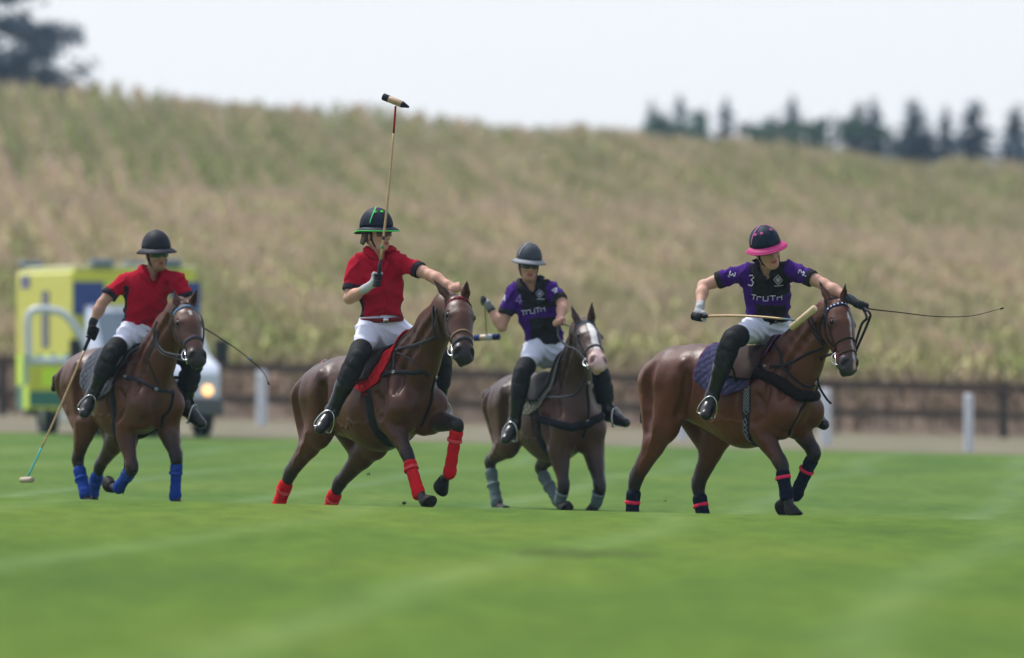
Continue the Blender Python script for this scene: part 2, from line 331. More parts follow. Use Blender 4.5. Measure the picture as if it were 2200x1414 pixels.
# ------------------------------------------------------------------ maize, one mass no one could count
rng = np.random.default_rng(7)
def corn():
    P = []
    for y in np.arange(238.5, 497, .55):
        hw = 24*y/480+7
        n = int(2*hw/.62); x0 = -hw+np.arange(n)*.62; P.append(np.c_[x0, np.full(n, y)])
    P = np.concatenate(P)
    # rows run up the hill, leaning a little to the left
    rowc = P[:, 0]+.061*(P[:, 1]-262); row = np.round(rowc/.85)*.85; P[:, 0] = row-.061*(P[:, 1]-262)+rng.normal(0, .07, len(P))
    P[:, 1] += rng.uniform(-.27, .27, len(P)); 
    keep = rng.random(len(P)) < np.interp(vnoise(rowc*.9, P[:, 1]*.08, 12), [.2, .45], [.35, .86]); P = P[keep]
    n = len(P); dens = vnoise(P[:, 0]*.16+P[:, 1]*.012, P[:, 1]*.035, 5)
    H = (1.95+.35*(vnoise(P[:, 0]*.3, P[:, 1]*.05, 9)-.5)*2+rng.normal(0, .08, n))
    Z = zg(P[:, 0], P[:, 1]); base = np.c_[P, Z]
    rw = P[:, 0]+.061*(P[:, 1]-262); dry = np.clip(.5+.55*(vnoise(rw*.30, P[:, 1]*.03, 1)-.5)+.75*(vnoise(rw*1.5, P[:, 1]*.05, 2)-.5)+.34*np.sin(rw*2*math.pi/1.35+2*vnoise(rw*.1, P[:, 1]*.01, 8)), 0, 1)
    ban = np.interp(P[:, 1]+3*P[:, 0]*0, [262, 300, 330, 390, 420, 470, 500], [-.26, -.18, .24, .22, -.24, -.28, -.16])
    dry = np.clip(dry*1.1-.1+ban, 0, 1)
    Vs, Fs, Cs = [], [], []; off = 0
    def quad(p0, p1, w0, w1, az, c0, c1):
        nonlocal off
        s = np.c_[np.cos(az), np.sin(az), np.zeros(len(az))]
        V = np.stack([p0-s*w0[:, None], p0+s*w0[:, None], p1+s*w1[:, None], p1-s*w1[:, None]], 1).reshape(-1, 3); k = len(p0)
        Vs.append(V); Fs.append(np.arange(4*k).reshape(-1, 4)+off); Cs.append(np.stack([c0, c0, c1, c1], 1).reshape(-1, 3)); off += 4*k
    green = np.array([.215, .255, .06]); yel = np.array([.45, .43, .14]); tan = np.array([.50, .38, .26]); pink = np.array([.64, .46, .37]); brown = np.array([.19, .12, .08])
    dd = dry[:, None]; one = np.ones(n)
    leafc = green*(1-dd)+(yel*.5+tan*.5)*dd; tasc = (yel*.25+pink*.75)*(.4+.6*dd)+leafc*(.6-.6*dd)
    jit = lambda s=.2: (1+rng.normal(0, s, (n, 1)))
    tilt = rng.normal(0, .05, (n, 2)); top = base+np.c_[tilt*H[:, None], H*.86]
    quad(base, top, one*.018, one*.012, rng.uniform(0, math.pi, n), brown*jit(), leafc*jit())
    for k in range(7):
        az = rng.uniform(0, 2*math.pi, n); hgt = H*(.18+.105*k+rng.uniform(-.03, .03, n)); ln = rng.uniform(.3, .55, n)
        p0 = base+np.c_[tilt*hgt[:, None], hgt]; dr = np.c_[np.cos(az), np.sin(az), np.zeros(n)]
        p1 = p0+dr*(ln*.5)[:, None]+np.c_[np.zeros((n, 2)), rng.uniform(.08, .22, n)]; p2 = p0+dr*ln[:, None]+np.c_[np.zeros((n, 2)), rng.uniform(-.2, .08, n)]
        low = np.clip(1.5-k/2.4+np.where(P[:, 1] < 247, .9, 0), 0, 1)[:, None]; c = (leafc*(1-low)+(brown*.8+tan*.12)*low)*jit(.22)
        quad(p0, p1, one*.03, one*.045, az+math.pi/2, c, c); quad(p1, p2, one*.045, one*.006, az+math.pi/2, c, c*.9+tan*.1)
    for k in range(4):
        az = rng.uniform(0, 2*math.pi, n); dr = np.c_[np.cos(az), np.sin(az), np.zeros(n)]*(.03 if k == 0 else .13)
        p1 = top+dr+np.c_[np.zeros((n, 2)), H*.16*rng.uniform(.7, 1.2, n)]; c = tasc*jit(.15); quad(top-[0, 0, .03], p1, one*.016, one*.022, az+1.5, c, c*1.05)
    m = mat('maize_leaves', None, .75, spec=.2); t = m.node_tree; b = t.nodes['Principled BSDF']
    obj('maize_field', np.concatenate(Vs), np.concatenate(Fs), m, col=np.concatenate(Cs), smooth=False, label='tall ripening maize with tan tassels covering the hillside behind the fence', cat='maize', kind='stuff')
corn()
# ------------------------------------------------------------------ trees
barkm = mat('bark', None, .9, bump=.8, bscale=6); needle = mat('dark_needles', None, .8, spec=.2)
def spruce_mesh(seed, Hh=14., R=2.6, n=150):
    r = np.random.default_rng(seed); V, Fq, Cc = [], [], []
    for i in range(n):
        t = (i/n)**.85; z = Hh*(.05+.95*t); rr = R*(1-t)**.8*r.uniform(.6, 1.15)+.12
        az = r.uniform(0, 2*math.pi); d = np.array([math.cos(az), math.sin(az), 0]); c = np.array([.085, .120, .150])*r.uniform(.5, 1.6)  # pale blue of distance haze is mixed into the needle colour
        for k in range(16):
            s = (k+1)/16; p = np.array([0, 0, z])+d*rr*s+np.array([0, 0, -.35*rr*s+.18*rr*s*s])+r.normal(0, .07, 3); w = (.16+.3*(1-s))*min(1, rr)
            a2 = az+r.normal(0, .9); e1 = np.array([math.cos(a2), math.sin(a2), r.normal(-.1, .3)])*w; e2 = np.array([-math.sin(a2), math.cos(a2), r.normal(0, .8)])*w*.6
            o = len(V); V += [p-e1-e2*.3, p-e2, p+e1, p+e2]; Fq.append((o, o+1, o+2, o+3)); Cc += [c]*4
    return V, Fq, Cc
def make_spruce(seed, label, group):
    V, Fq, Cc = spruce_mesh(seed); root = thing('spruce_tree', (0, 0, 0), label, 'tree', group)
    obj('crown', V, Fq, needle, root, col=np.array(Cc), smooth=False)
    m = MB(); m.tube([(0, 0, 0), (0, 0, 6), (0, 0, 13.6)], [.28, .18, .03], 8, (.06, .045, .035)); m.build('trunk', barkm, root); return root
def place_tip(o, u, v, D, hgt, wid=1., rot=0):
    t = W(u, v, D); s = hgt/14.; o.location = (t[0], D, t[2]-hgt); o.scale = (s*wid, s*wid, s); o.rotation_euler = (0, 0, rot)
SPR = [(1398, 212, 760, 9.5, .75, 'faint narrow spruce, leftmost of the spruces on the ridge'), (1460, 200, 740, 11, .8, 'second spruce from the left on the ridge, narrow pointed top'),
       (1509, 238, 760, 8, .8, 'short spruce between two taller narrow ones on the ridge'), (1562, 206, 740, 10, .8, 'narrow spruce beyond the ridge, left of the low green bushes'),
       (1703, 203, 720, 11, .8, 'lone tall spruce rising from behind the low green bushes'), (1842, 218, 640, 11, 1.0, 'left one of a touching pair of dark spruces on the ridge'),
       (1876, 209, 640, 12, .9, 'right one of a touching pair of dark spruces, slightly taller'), (1962, 212, 620, 13, 1.15, 'broad dark spruce right of the sky gap beside the pair'),
       (1995, 268, 640, 9, 1.1, 'low spruce filling the space between two taller dark ones'), (2031, 226, 620, 11, .9, 'slim topped spruce in the middle of the dark right hand clump'),
       (2066, 272, 640, 9, 1.1, 'low dark spruce tucked left of the tall conical one'), (2095, 212, 610, 14, 1.15, 'tall conical spruce, second from the right frame edge'), (2188, 222, 600, 14, 1.1, 'dark spruce cut by the right edge of the photo')]
protos = []
for i, (u, v, D, hh, wd, lb) in enumerate(SPR):
    if i < 3: o = make_spruce(11+i, lb, 'spruces on the ridge'); protos.append(o)
    else:
        src = protos[i % 3]; o = src.copy(); C.objects.link(o)
        for ch in list(src.children): c = ch.copy(); C.objects.link(c); c.parent = o
        o['label'] = lb
    place_tip(o, u, v, D, hh*1.5, wd*1.35, i*1.3)
def leafy(name, label, c, rad_, hgt, n, colr, seed, group=None, leaf=.25, gaps=1.0):
    r = np.random.default_rng(seed); gz = c[2]; root = thing(name, (c[0], c[1], gz), label, 'tree' if 'tree' in name else 'bush', group)
    V, Fq, Cc = [], [], []; limbs = MB(); top = np.array([c[0], c[1], gz+hgt*.85])
    nb = 46 if 'tree' in name else 14; limbs.tube([c, lerp(c, top, .5), top], [rad_*.07, rad_*.05, .04], 8, (.06, .045, .035))
    for i in range(nb):
        t = r.uniform(.12, 1.0); az = r.uniform(0, 2*math.pi); s0 = lerp(c, top, t*.9); rr = rad_*(1.05-.55*t)*r.uniform(.45, 1.1)
        e = s0+np.array([math.cos(az)*rr, math.sin(az)*rr, rr*r.uniform(-.15, .4)]); limbs.tube([s0, lerp(s0, e, .5)+[0, 0, .1*rr], e], [.08, .05, .02], 5, (.06, .045, .035))
        tone = r.uniform(.6, 1.5)
        for k in range(n//nb):
            q = lerp(s0, e, r.uniform(.3, 1.08)**.8)+r.normal(0, rad_*.075*gaps, 3)*[1, 1, .6]; a, b = r.normal(0, 1, 3), r.normal(0, 1, 3); a = nrm(a)*leaf*r.uniform(.6, 1.2); b = nrm(np.cross(a, b))*leaf*.55
            o = len(V); V += [q-a, q-b, q+a, q+b]; Fq.append((o, o+1, o+2, o+3)); Cc += [np.array(colr)*tone]*4
    limbs.build('trunk', barkm, root); obj('crown', V, Fq, needle, root, col=np.array(Cc), smooth=False); return root
for (u, D, rd, hh, lb, sd_, gr) in ((-75, 520, 5.2, 17, 'big dark tree standing on the ridge, cut by the top left corner', 3, 5600), (60, 530, 3.6, 8.6, 'lower ragged crown against the sky, right beside the big corner tree', 4, 2300)):
    x = (u-CX)*D/F; leafy('dark_tree', lb, np.array([x, D, float(zg(x, D))-.5]), rd*1.15, hh, gr, (.070, .098, .122), sd_, 'dark trees at the left end of the ridge', .26)  # crown colour carries some of the blue haze itself
for (u, v, D, rd, lb, sd_) in ((1612, 285, 640, 1.5, 'leftmost low green bush on the ridge line', 21), (1668, 272, 630, 1.9, 'rounded green bush left of the lone tall spruce', 22), (1735, 280, 620, 1.6, 'green bush just right of the lone tall spruce', 23), (1790, 276, 610, 2.0, 'green bush reaching up to the touching pair of spruces', 24), (1430, 262, 700, 1.9, 'low hazy bush between the two leftmost spruces', 25), (1515, 262, 700, 2.1, 'low hazy bush beneath the short spruce', 26), (1920, 300, 640, 1.6, 'low bush in the gap right of the touching spruce pair', 27)):
    t = W(u, v-14, D); hh = rd*3; leafy('hedgerow_bush', lb, np.array([t[0], D, t[2]-hh]), rd*1.7, hh*1.3, 2600, (.075, .13, .075), sd_, 'green bushes along the ridge', .2)
# ------------------------------------------------------------------ fence and marker posts
wd_m = mat('weathered_wood', None, .85, var=.25, vscale=4, bump=.5, bscale=30, stretch=(1, 1, 1)); paint = mat('white_paint', (.60, .62, .68), .55, var=.06, vscale=3)
D = 234.; fr = thing('wooden_fence', ((CX-CX)*D/F, D, 0), 'dark brown timber rail fence running along the foot of the maize', 'fence')
def fz(u, v): return W(u, v, D)
for nm, vl, vr, hh in (('rail', 776, 836, .085), ('rail', 850, 890, .075)):
    m = MB(); a, b = fz(-500, vl-14), fz(2700, vr+14)
    for k in range(8): p, q = lerp(a, b, k/8), lerp(a, b, (k+1)/8-.0004); ax = nrm(q-p); m.box((p+q)/2, (np.linalg.norm(q-p)/2, .02, hh), [ax, (0, 1, 0), np.cross(ax, (0, 1, 0))], (.075, .046, .033))
    m.build(nm, wd_m, fr, smooth=False)
for u, vt in ((-355, 745), (5, 768), (362, 778), (722, 789), (1080, 802), (1440, 808), (1798, 815), (2157, 818), (2516, 824)):
    t = fz(u, vt); m = MB(); g = float(zg(t[0], D))-.2; w = .075 if u in (5, 1080, 2157) else .04
    m.box(((t[0]), D+.05+.04, (t[2]+g)/2), (w, .055, (t[2]-g)/2), col=(.016, .013, .013) if w > .05 else (.075, .046, .033)); m.build('post', wd_m, fr, smooth=False, bevel=.012)
m = MB()
POSTS = [(254, 790, 912, 'white marker post hidden behind the leftmost horse and rider'), (562, 797, 915, 'white marker post between the ambulance and the red-wrapped horse'), (857, 808, 925, 'white marker post behind the horse with red leg wraps'), (1160, 818, 936, 'white marker post behind the white-blazed horse'),
         (1465, 828, 946, 'white marker post mostly hidden behind the rightmost horse'), (1773, 836, 957, 'white marker post just behind the foot of the rightmost rider'), (2081, 846, 970, 'white marker post standing beside the dark fence post at the right edge')]
for u, vt, vb, lb in POSTS:
    Dp = 1.18*F/(vb-YH-SLOPE*(u-CX)); Dp = min(max(Dp, 180), 240); b = W(u, vb, Dp); t = W(u, vt, Dp); gz = float(zg(b[0], Dp)); w = .098 if u < 2000 else .075
    n = 16; ring = lambda r, z: [(b[0]+r*math.cos(2*math.pi*q/n), Dp+r*math.sin(2*math.pi*q/n), z) for q in range(n)]
    R_ = [ring(w, gz-.1), ring(w, t[2]-.03), ring(w*.7, t[2])]; VV = [v for r in R_ for v in r]; FF = [(i*n+q, i*n+(q+1) % n, (i+1)*n+(q+1) % n, (i+1)*n+q) for i in range(2) for q in range(n)]+[tuple(range(n))[::-1], tuple(range(2*n, 3*n))]
    o = obj('marker_post', VV, FF, paint, label=lb, cat='post', group='white marker posts along the edge of the field', smooth=False)
# ------------------------------------------------------------------ ambulance
def ambulance():
    th = rad(74.5); fw = np.array([math.cos(th), -math.sin(th), 0]); rt = np.array([-math.sin(th), -math.cos(th), 0]); up = np.array([0, 0, 1.])
    D = 178.; x0 = (320-CX)*D/F; z0 = float(zg(x0, D))+.006; O = np.array([x0, D, z0]); A3 = [fw, rt, up]
    root = thing('ambulance', O, 'yellow and green ambulance with its headlight lit and front door open', 'ambulance')
    P = lambda f, r, z: O+fw*f+rt*r+up*z
    yel = (.57, .56, .035); hiv = (.60, .85, .01); grn = (.01, .15, .10); blu = (.002, .03, .20); sil = (.50, .54, .64); dkc = (.03, .035, .045)
    carp = mat('vehicle_paint', None, .35, spec=.5, coat=.4); rub = mat('rubber', (.02, .02, .022), .85); gls = mat('window_glass', (.10, .14, .18), .12, spec=.8)
    m = MB(); m.box(P(-2.75, .04, 1.62), (1.95, 1.01, 1.0), A3, yel); m.build('box_body', carp, root, smooth=False, bevel=.06)
    m = MB(); m.box(P(-2.75, 0, 2.655), (1.9, 1.0, .03), A3, (.6, .6, .3)); m.build('roof', carp, root, smooth=False, bevel=.02)
    # side and front panels in colour
    sp = MB()
    for i in range(8):
        f0 = -4.62+i*.47
        for j, (z0_, z1_) in enumerate(((.42, .80), (.80, 1.30))):
            sp.box(P(f0+.235, 1.055, (z0_+z1_)/2), (.233, .004, (z1_-z0_)/2-.002), A3, hiv if (i+j) % 2 else grn)
    sp.build('chequered_panel', carp, root, smooth=False)
    m = MB()
    for s in (-1, 1): m = MB(); m.box(P(-.797, s*.78, 2.17), (.004, .25, .26), A3, blu); m.build('blue_panel', carp, root, smooth=False)
    m = MB(); m.box(P(-4.0, 1.055, 2.45), (.3, .004, .1), A3, blu); m.build('blue_panel', carp, root, smooth=False)
    m = MB(); m.box(P(-2.6, 1.056, 1.85), (.26, .006, .45), A3, dkc); m.build('side_window', gls, root, smooth=False)
    for f_, r_ in ((-4.5, .85), (-4.5, -.85), (-.9, .55), (-.9, -.55)):
        m = MB(); m.box(P(f_, r_, 2.73), (.13, .18, .06), A3, (.03, .07, .3)); m.build('warning_lamp', gls, root, smooth=False, bevel=.03)
    # cab: profile swept across the width
    pr = [(-.8, .38), (.9, .38), (.98, .55), (.97, .98), (.82, 1.12), (.12, 1.28), (-.48, 2.0), (-.8, 2.08)]
    V = [P(f, s*(.96-(.1 if z > 1.5 else 0)-(.06 if f > .85 else 0)), z) for s in (-1, 1) for f, z in pr]; n = len(pr)
    m = MB(); m.add(V, [tuple(range(n))[::-1], tuple(range(n, 2*n))]+[(i, (i+1) % n, n+(i+1) % n, n+i) for i in range(n)], sil); m.build('cab', carp, root, smooth=False, bevel=.05)
    a, b = P(.06, 0, 1.36), P(-.43, 0, 1.95); d = nrm(b-a); m = MB(); nn = np.cross(rt, d); nn = nn if np.dot(nn, fw) > 0 else -nn
    m.box((a+b)/2+nn*.0, (np.linalg.norm(b-a)/2, .76, .012), [d, rt, nn], dkc); m.build('windscreen', gls, root, smooth=False)
    m = MB(); m.box(P(.985, 0, .78), (.02, .42, .13), A3, dkc); m.build('grille', rub, root, smooth=False, bevel=.01)
    m = MB(); m.box(P(.98, 0, .47), (.07, .95, .14), A3, (.06, .065, .075)); m.build('bumper', carp, root, smooth=False, bevel=.04)
    hl = mat('headlamp', (.9, .8, .6), .3, emit=((1, .46, .12), 1.5)); 
    for s, mm in ((-1, hl), (1, mat('headlamp_glass', (.5, .5, .52), .1))):
        m = MB(); c = P(.99, s*.70, .73); q = Field().add(c, c, .085, n=fw, f=.5); Vq, Qq, _, _ = q.mesh(.02); m.add(Vq, Qq); m.build('headlight', mm, root)
    # open front door on the near side
    hd_ = rad(82); dv = nrm(rt*math.sin(hd_)-fw*math.cos(hd_)); dn = np.cross(dv, up); H0 = P(.05, .97, 0)
    m = MB(); m.box(H0+dv*.5+up*.82, (.46, .03, .38), [dv, dn, up], yel); dr = m.build('door', carp, root, smooth=False, bevel=.02)
    m = MB(); m.tube(spline([H0+dv*.03+up*1.2, H0+dv*.1+up*1.5, H0+dv*.35+up*1.88, H0+dv*.6+up*1.98, H0+dv*.92+up*1.95, H0+dv*.96+up*1.6, H0+dv*.94+up*1.2], 4), .058, 8, (.55, .58, .66)); m.box(H0+dv*.5+up*1.19, (.48, .035, .06), [dv, dn, up], (.62, .66, .74)); m.build('window_frame', carp, dr)
    m = MB(); m.box(H0+dv*.5+up*.60, (.44, .034, .12), [dv, dn, up], grn); m.box(H0+dv*.45+up*.93, (.3, .034, .14), [dv, dn, up], hiv); m.build('door_stripe', carp, dr, smooth=False)
    for s in (-1, 1):
        m = MB(); m.box(P(.0, s*1.17, 1.33), (.06, .1, .19), A3, (.03, .03, .035)); m.tube([P(0, s*.95, 1.25), P(0, s*1.1, 1.3)], .025, 6, dkc); m.build('wing_mirror', rub, root, smooth=False, bevel=.02)
    m = MB(); m.box(P(-2.4, .0, .38), (2.2, .92, .06), A3, (.05, .05, .055)); m.build('chassis', rub, root, smooth=False)
    m = MB(); m.box(P(-1.15, .9, .36), (.5, .16, .14), A3, (.3, .32, .34)); m.build('step', carp, root, smooth=False, bevel=.02)
    for f_, r_ in ((.15, .82), (.15, -.82), (-3.3, .85), (-3.3, -.85)):
        w = thing_wheel(P(f_, r_, .34), rt, fw, up, root, rub)
def thing_wheel(c, ax, e1, e2, root, rub):
    m = MB(); n = 28; rings = []
    for x, r in ((-.11, .22), (-.115, .31), (-.09, .34), (.09, .34), (.115, .31), (.11, .22)): rings.append([c+ax*x+(e1*math.cos(2*math.pi*q/n)+e2*math.sin(2*math.pi*q/n))*r for q in range(n)])
    VV = [v for r in rings for v in r]; FF = [(i*n+q, i*n+(q+1) % n, ((i+1) % 6)*n+(q+1) % n, ((i+1) % 6)*n+q) for i in range(6) for q in range(n)]
    m.add(VV, FF, (.02, .02, .02)); t = m.build('wheel', rub, root)
    m = MB(); m.tube([c-ax*.09, c+ax*.09], .225, 24, (.3, .3, .32)); m.build('rim', metal if False else mat('rim', (.35, .36, .38), .4, metal=.8), t); return t
ambulance()
# ------------------------------------------------------------------ materials
coat = mat('horse_coat', None, .42, spec=.28, var=.2, vscale=5, bump=.2, bscale=40)
leather = mat('leather', None, .72, spec=.10, var=.15, vscale=20)
shiny = mat('polished_boot_leather', None, .28, spec=.4, coat=.05, bump=.25, bscale=30)
cloth = mat('woven_cloth', None, .9, spec=.1, bump=1.0, bscale=17, var=.12, vscale=14)
stretchy = mat('breeches_cloth', None, .85, spec=.1, bump=.9, bscale=15, var=.04, vscale=12)
skin_m = mat('skin', None, .6, spec=.28, var=.06, vscale=25)
hard = mat('helmet_shell', None, .6, spec=.14, var=.05)
metal = mat('steel', (.55, .56, .58), .25, metal=1)
lens = mat('tinted_lens', None, .12, spec=.8)
wood = mat('cane_and_wood', None, .45, spec=.5, var=.2, vscale=60, bump=.15)
wool = mat('fleece', None, .95, spec=.1, bump=1, bscale=70, var=.3, vscale=60)
hairm = mat('hair', None, .6, spec=.4, bump=.6, bscale=60)
hoofm = mat('hoof_horn', None, .6, spec=.15, var=.2)
WHITE = (.62, .62, .63); BLK = (.012, .012, .014); DK = (.022, .020, .021)

# ------------------------------------------------------------------ horse
def head_frame(pw, mw, yaw):
    ed = nrm(mw-pw); f0 = np.array([math.sin(rad(yaw)), -math.cos(rad(yaw)), .35]); en = nrm(f0-ed*np.dot(f0, ed)); es = np.cross(ed, en)
    if es[0] < 0: es = -es                    # es points to image right (the horse's left side)
    return ed, en, es
def make_horse(h):
    sc = F/h['D']; th = rad(h['th']); hd = np.array([math.cos(th), -math.sin(th), 0]); L = np.array([math.sin(th), math.cos(th), 0]); Z = np.array([0, 0, 1.])
    O = W(h['P'][0], h['P'][1], h['D'])
    def px(u, v, l=0, df=0):                  # the point seen at (u,v) that lies in the plane `l` metres to the horse's left
        r = (u-CX)/F; y = (l+O[0]*L[0]+O[1]*L[1])/(r*L[0]+L[1]); return W(u, v, y)
    S = px(*h['S']); ax = S-O; Ls = np.linalg.norm(ax)/.91; ax = nrm(ax); up = nrm(Z-ax*np.dot(Z, ax))
    def T(a, l, b): return O+ax*a*Ls+L*l+up*b
    br, dk, mid = [np.array(c) for c in h['cols']]
    f = Field(); A = f.add
    A(T(-.08, 0, .0), T(.25, 0, -.0), .25, .27, n=L, f=.93, ca=br)
    A(T(.2, 0, -.05), T(.6, 0, -.1), .29, h.get('belly', .35), n=L, f=.8, ca=br, k=.06)
    A(T(.6, 0, -.1), T(.9, 0, -.05), h.get('belly', .35), .31, n=L, f=.78, ca=br, k=.06)
    A(T(.78, 0, .12), T(1.0, 0, .15), .15, .13, n=L, f=.6, ca=br, k=.08)
    A(T(.1, 0, .1), T(.7, 0, .06), .17, .18, ca=br, k=.06)
    for sd_, hind, front in ((-1, h['RH'], h['RF']), (1, h['LH'], h['LF'])):
        l = sd_
        st, hk, ft, hf = [px(q[0], q[1], l*(q[2] if len(q) > 2 else .16)) for q in hind]
        A(T(.12, l*.13, .07), T(-.2, l*.1, -.02), .15, .15, ca=br, k=.05)
        A(T(-.02, l*.15, -.05), st, .2, .14, n=L, f=.62, ca=br, k=.05)
        A(T(-.24, l*.11, -.06), lerp(st, hk, .35), .145, .082, n=L, f=.7, ca=br, k=.04)
        A(T(.16, l*.17, .0), lerp(st, T(.1, l*.2, -.2), .3), .07, .06, ca=br, k=.035)
        A(st, hk, .117, .045, n=L, f=.8, ca=lerp(br, dk, .15), cb=lerp(br, dk, .9), k=.04)
        leg = nrm(st-hk); bk = nrm(-hd+.2*Z); pt = hk+bk*.055+leg*.05
        A(lerp(hk, st, .45)+bk*.03, pt, .028, .024, ca=mid, cb=dk, k=.03)   # achilles and point of hock
        A(hk+leg*.02, hk+nrm(ft-hk)*.05, .052, .045, n=L, f=.85, ca=dk, k=.03)
        A(hk, ft, .042, .032, n=L, f=.85, ca=dk, k=.02); A(hk+bk*.03, ft+bk*.02, .022, .02, ca=dk, k=.015)
        h['bk%d' % l] = bk; A(ft, ft, .046, ca=dk, k=.02); A(ft, lerp(ft, hf, .75), .036, .04, ca=dk, k=.02)
        el, kn, ff, fh = [px(q[0], q[1], l*(q[2] if len(q) > 2 else .15)) for q in front]
        sp = T(1.1, l*.15, -.13)
        A(T(.9, l*.09, .16), sp, .12, .115, n=L, f=.6, ca=br, k=.04)
        A(sp, el, .13, .11, n=L, f=.75, ca=br, k=.035)
        A(T(.84, l*.15, .0), el, .17, .11, n=L, f=.65, ca=br, k=.035)
        A(el, kn, .106, .047, n=L, f=.82, ca=lerp(br, dk, .25), cb=dk, k=.022)
        A(lerp(sp, el, .8), lerp(el, kn, .45), .10, .062, ca=br, cb=mid, k=.03)
        kd = nrm(kn-el); cd = nrm(ff-kn)
        A(kn-kd*.035, kn+cd*.03, .053, .047, ca=dk, k=.025)
        A(kn, ff, .038, .03, ca=dk, k=.02)
        b2 = nrm(np.cross(cd, L)); b2 = b2 if np.dot(b2, hd) < 0 else -b2
        A(kn+b2*.025, ff+b2*.02, .02, .02, ca=dk, k=.015); h['b2%d' % l] = b2
        A(ff, ff, .043, ca=dk, k=.02); A(ff, lerp(ff, fh, .7), .034, .038, ca=dk, k=.02)
        h['jt'+('R' if l < 0 else 'L')] = (st, hk, ft, hf, el, kn, ff, fh)
        A(T(1.1, l*.10, -.1), T(1.04, l*.095, -.25), .115, .1, ca=br, k=.014)
    pw, mw = W(*h['poll'][:2], 0+h['D']*0+px(h['poll'][0], h['poll'][1], h['poll'][2])[1]), None
    ln = np.hypot(h['muz'][0]-h['poll'][0], h['muz'][1]-h['poll'][1])/sc; HL = .60
    dep = math.sqrt(max(HL**2-ln**2, .01)); mw = W(h['muz'][0], h['muz'][1], pw[1]-dep)
    mw = pw+nrm(mw-pw)*HL
    ed, en, es = head_frame(pw, mw, h['yaw'])
    def Hd(s, d, n): return pw+es*s+ed*d+en*n
    nk = [px(*q[:3]) for q in h['neck']]; nr = [q[3] for q in h['neck']]
    pts = [T(.98, 0, .03)]+nk+[Hd(0, .1, -.1)]; rs = [.25]+nr+[.1]
    nax = [L*.8+es*.2, L*.6+es*.4, L*.4+es*.6, es]
    for i in range(len(pts)-1):
        A(pts[i], pts[i+1], rs[i], rs[i+1], n=nrm(nax[min(i, 3)]-0), f=.58+.08*i, ca=br, k=.06)
    # muscles: raised bellies and the grooves between them, laid on the finished surface
    base = Field(); base.P = list(f.P)
    def side(pts3, l):
        X = np.array(pts3); X = X+L*(l*.75-((X-O)@L))[:, None]; P_, ok = base.march(X, np.tile(-L*l, (len(X), 1)), 0, far=1.2); return P_, ok & (np.abs(base.ev(P_)) < .01)
    def groove(pts3, l, r=.022, dep=.010, k=.03):
        dep *= 1.25
        P_, ok = side(spline(pts3, 3), l)
        for i in range(len(P_)-1):
            if ok[i] and ok[i+1]: A(P_[i]+L*l*(r-dep), P_[i+1]+L*l*(r-dep), r, r, ca=br, k=k, sub=True, det=True)
    def belly_(p, q, l, r=.06, up_=.012, k=.02):
        P_, ok = side([p, q], l)
        if ok.all(): A(P_[0]-L*l*(r-up_), P_[1]-L*l*(r-up_), r, r*.85, ca=br, k=k, det=True)
    for l in (-1, 1):
        st, hk, ft, hf, el, kn, ff, fh = h['jtR' if l < 0 else 'jtL']
        belly_(T(.16, 0, .13), T(.2, 0, .10), l, .05, .012, .03)
        belly_(T(.1, 0, .0), lerp(T(.1, 0, 0), st, .6), l, .10, .007, .05)
        belly_(T(.93, 0, .16), T(1.03, 0, -.02), l, .06, .010, .02); belly_(T(.86, 0, .02), lerp(T(.86, 0, -.05), el, .6), l, .075, .012, .018)
        belly_(T(1.06, 0, -.06), T(1.0, 0, -.14), l, .06, .010, .02); belly_(lerp(el, kn, .1), lerp(el, kn, .5), l, .045, .006, .02)
        for vp in (([T(.55, 0, -.22), T(.7, 0, -.25), T(.85, 0, -.2), T(.93, 0, -.12)]), ([T(.3, 0, -.2), T(.45, 0, -.27), T(.58, 0, -.24)]), ([lerp(st, hk, .05), lerp(st, hk, .4)+ax*.03, lerp(st, hk, .75)+ax*.02]), ([lerp(el, kn, .0)+ax*.03, lerp(el, kn, .5)+ax*.02, lerp(el, kn, .9)+ax*.015])):
            P_, ok = side(spline(vp, 5), l); P_ = P_+(up[None]*(.012*np.sin(np.arange(len(P_))*1.7))[:, None])
            for i in range(len(P_)-1):
                if ok[i] and ok[i+1]: A(P_[i]-L*l*.003, P_[i+1]-L*l*.003, .0095, .009, ca=br, k=.012, det=True)
        groove([T(.86, 0, .16), T(.79, 0, .0), T(.80, 0, -.2)], l, .03, .020, .04)
        groove([T(.97, 0, .18), T(1.0, 0, .02), T(.99, 0, -.12)], l, .02, .015, .025)
        groove([T(.93, 0, -.03), T(.99, 0, -.16), lerp(T(1.0, 0, -.2), el, .6)], l, .02, .018, .022)
        groove([T(.22, 0, .04), T(.2, 0, -.1), lerp(T(.22, 0, -.2), st, .4)], l, .03, .020, .045)
        groove([T(-.16, 0, .08), T(-.19, 0, -.1), lerp(T(-.2, 0, -.12), lerp(st, hk, .4), .7)], l, .03, .010, .06)
        ups = nrm(up-.3*ax); groove([T(1.12, 0, -.02)]+[q-ups*rr_*.35 for q, rr_ in zip(nk, nr)], l, .022, .017, .03); groove([T(1.0, 0, .2)]+[q+ups*rr_*.35 for q, rr_ in zip(nk[:2], nr)], l, .02, .006, .04)
    # head
    A(Hd(0, .05, -.06), Hd(0, .2, -.05), .075, .085, ca=br, k=.04)
    A(Hd(0, .13, .0), Hd(0, .24, .0), .055, .05, n=en, f=.7, ca=br, k=.05)
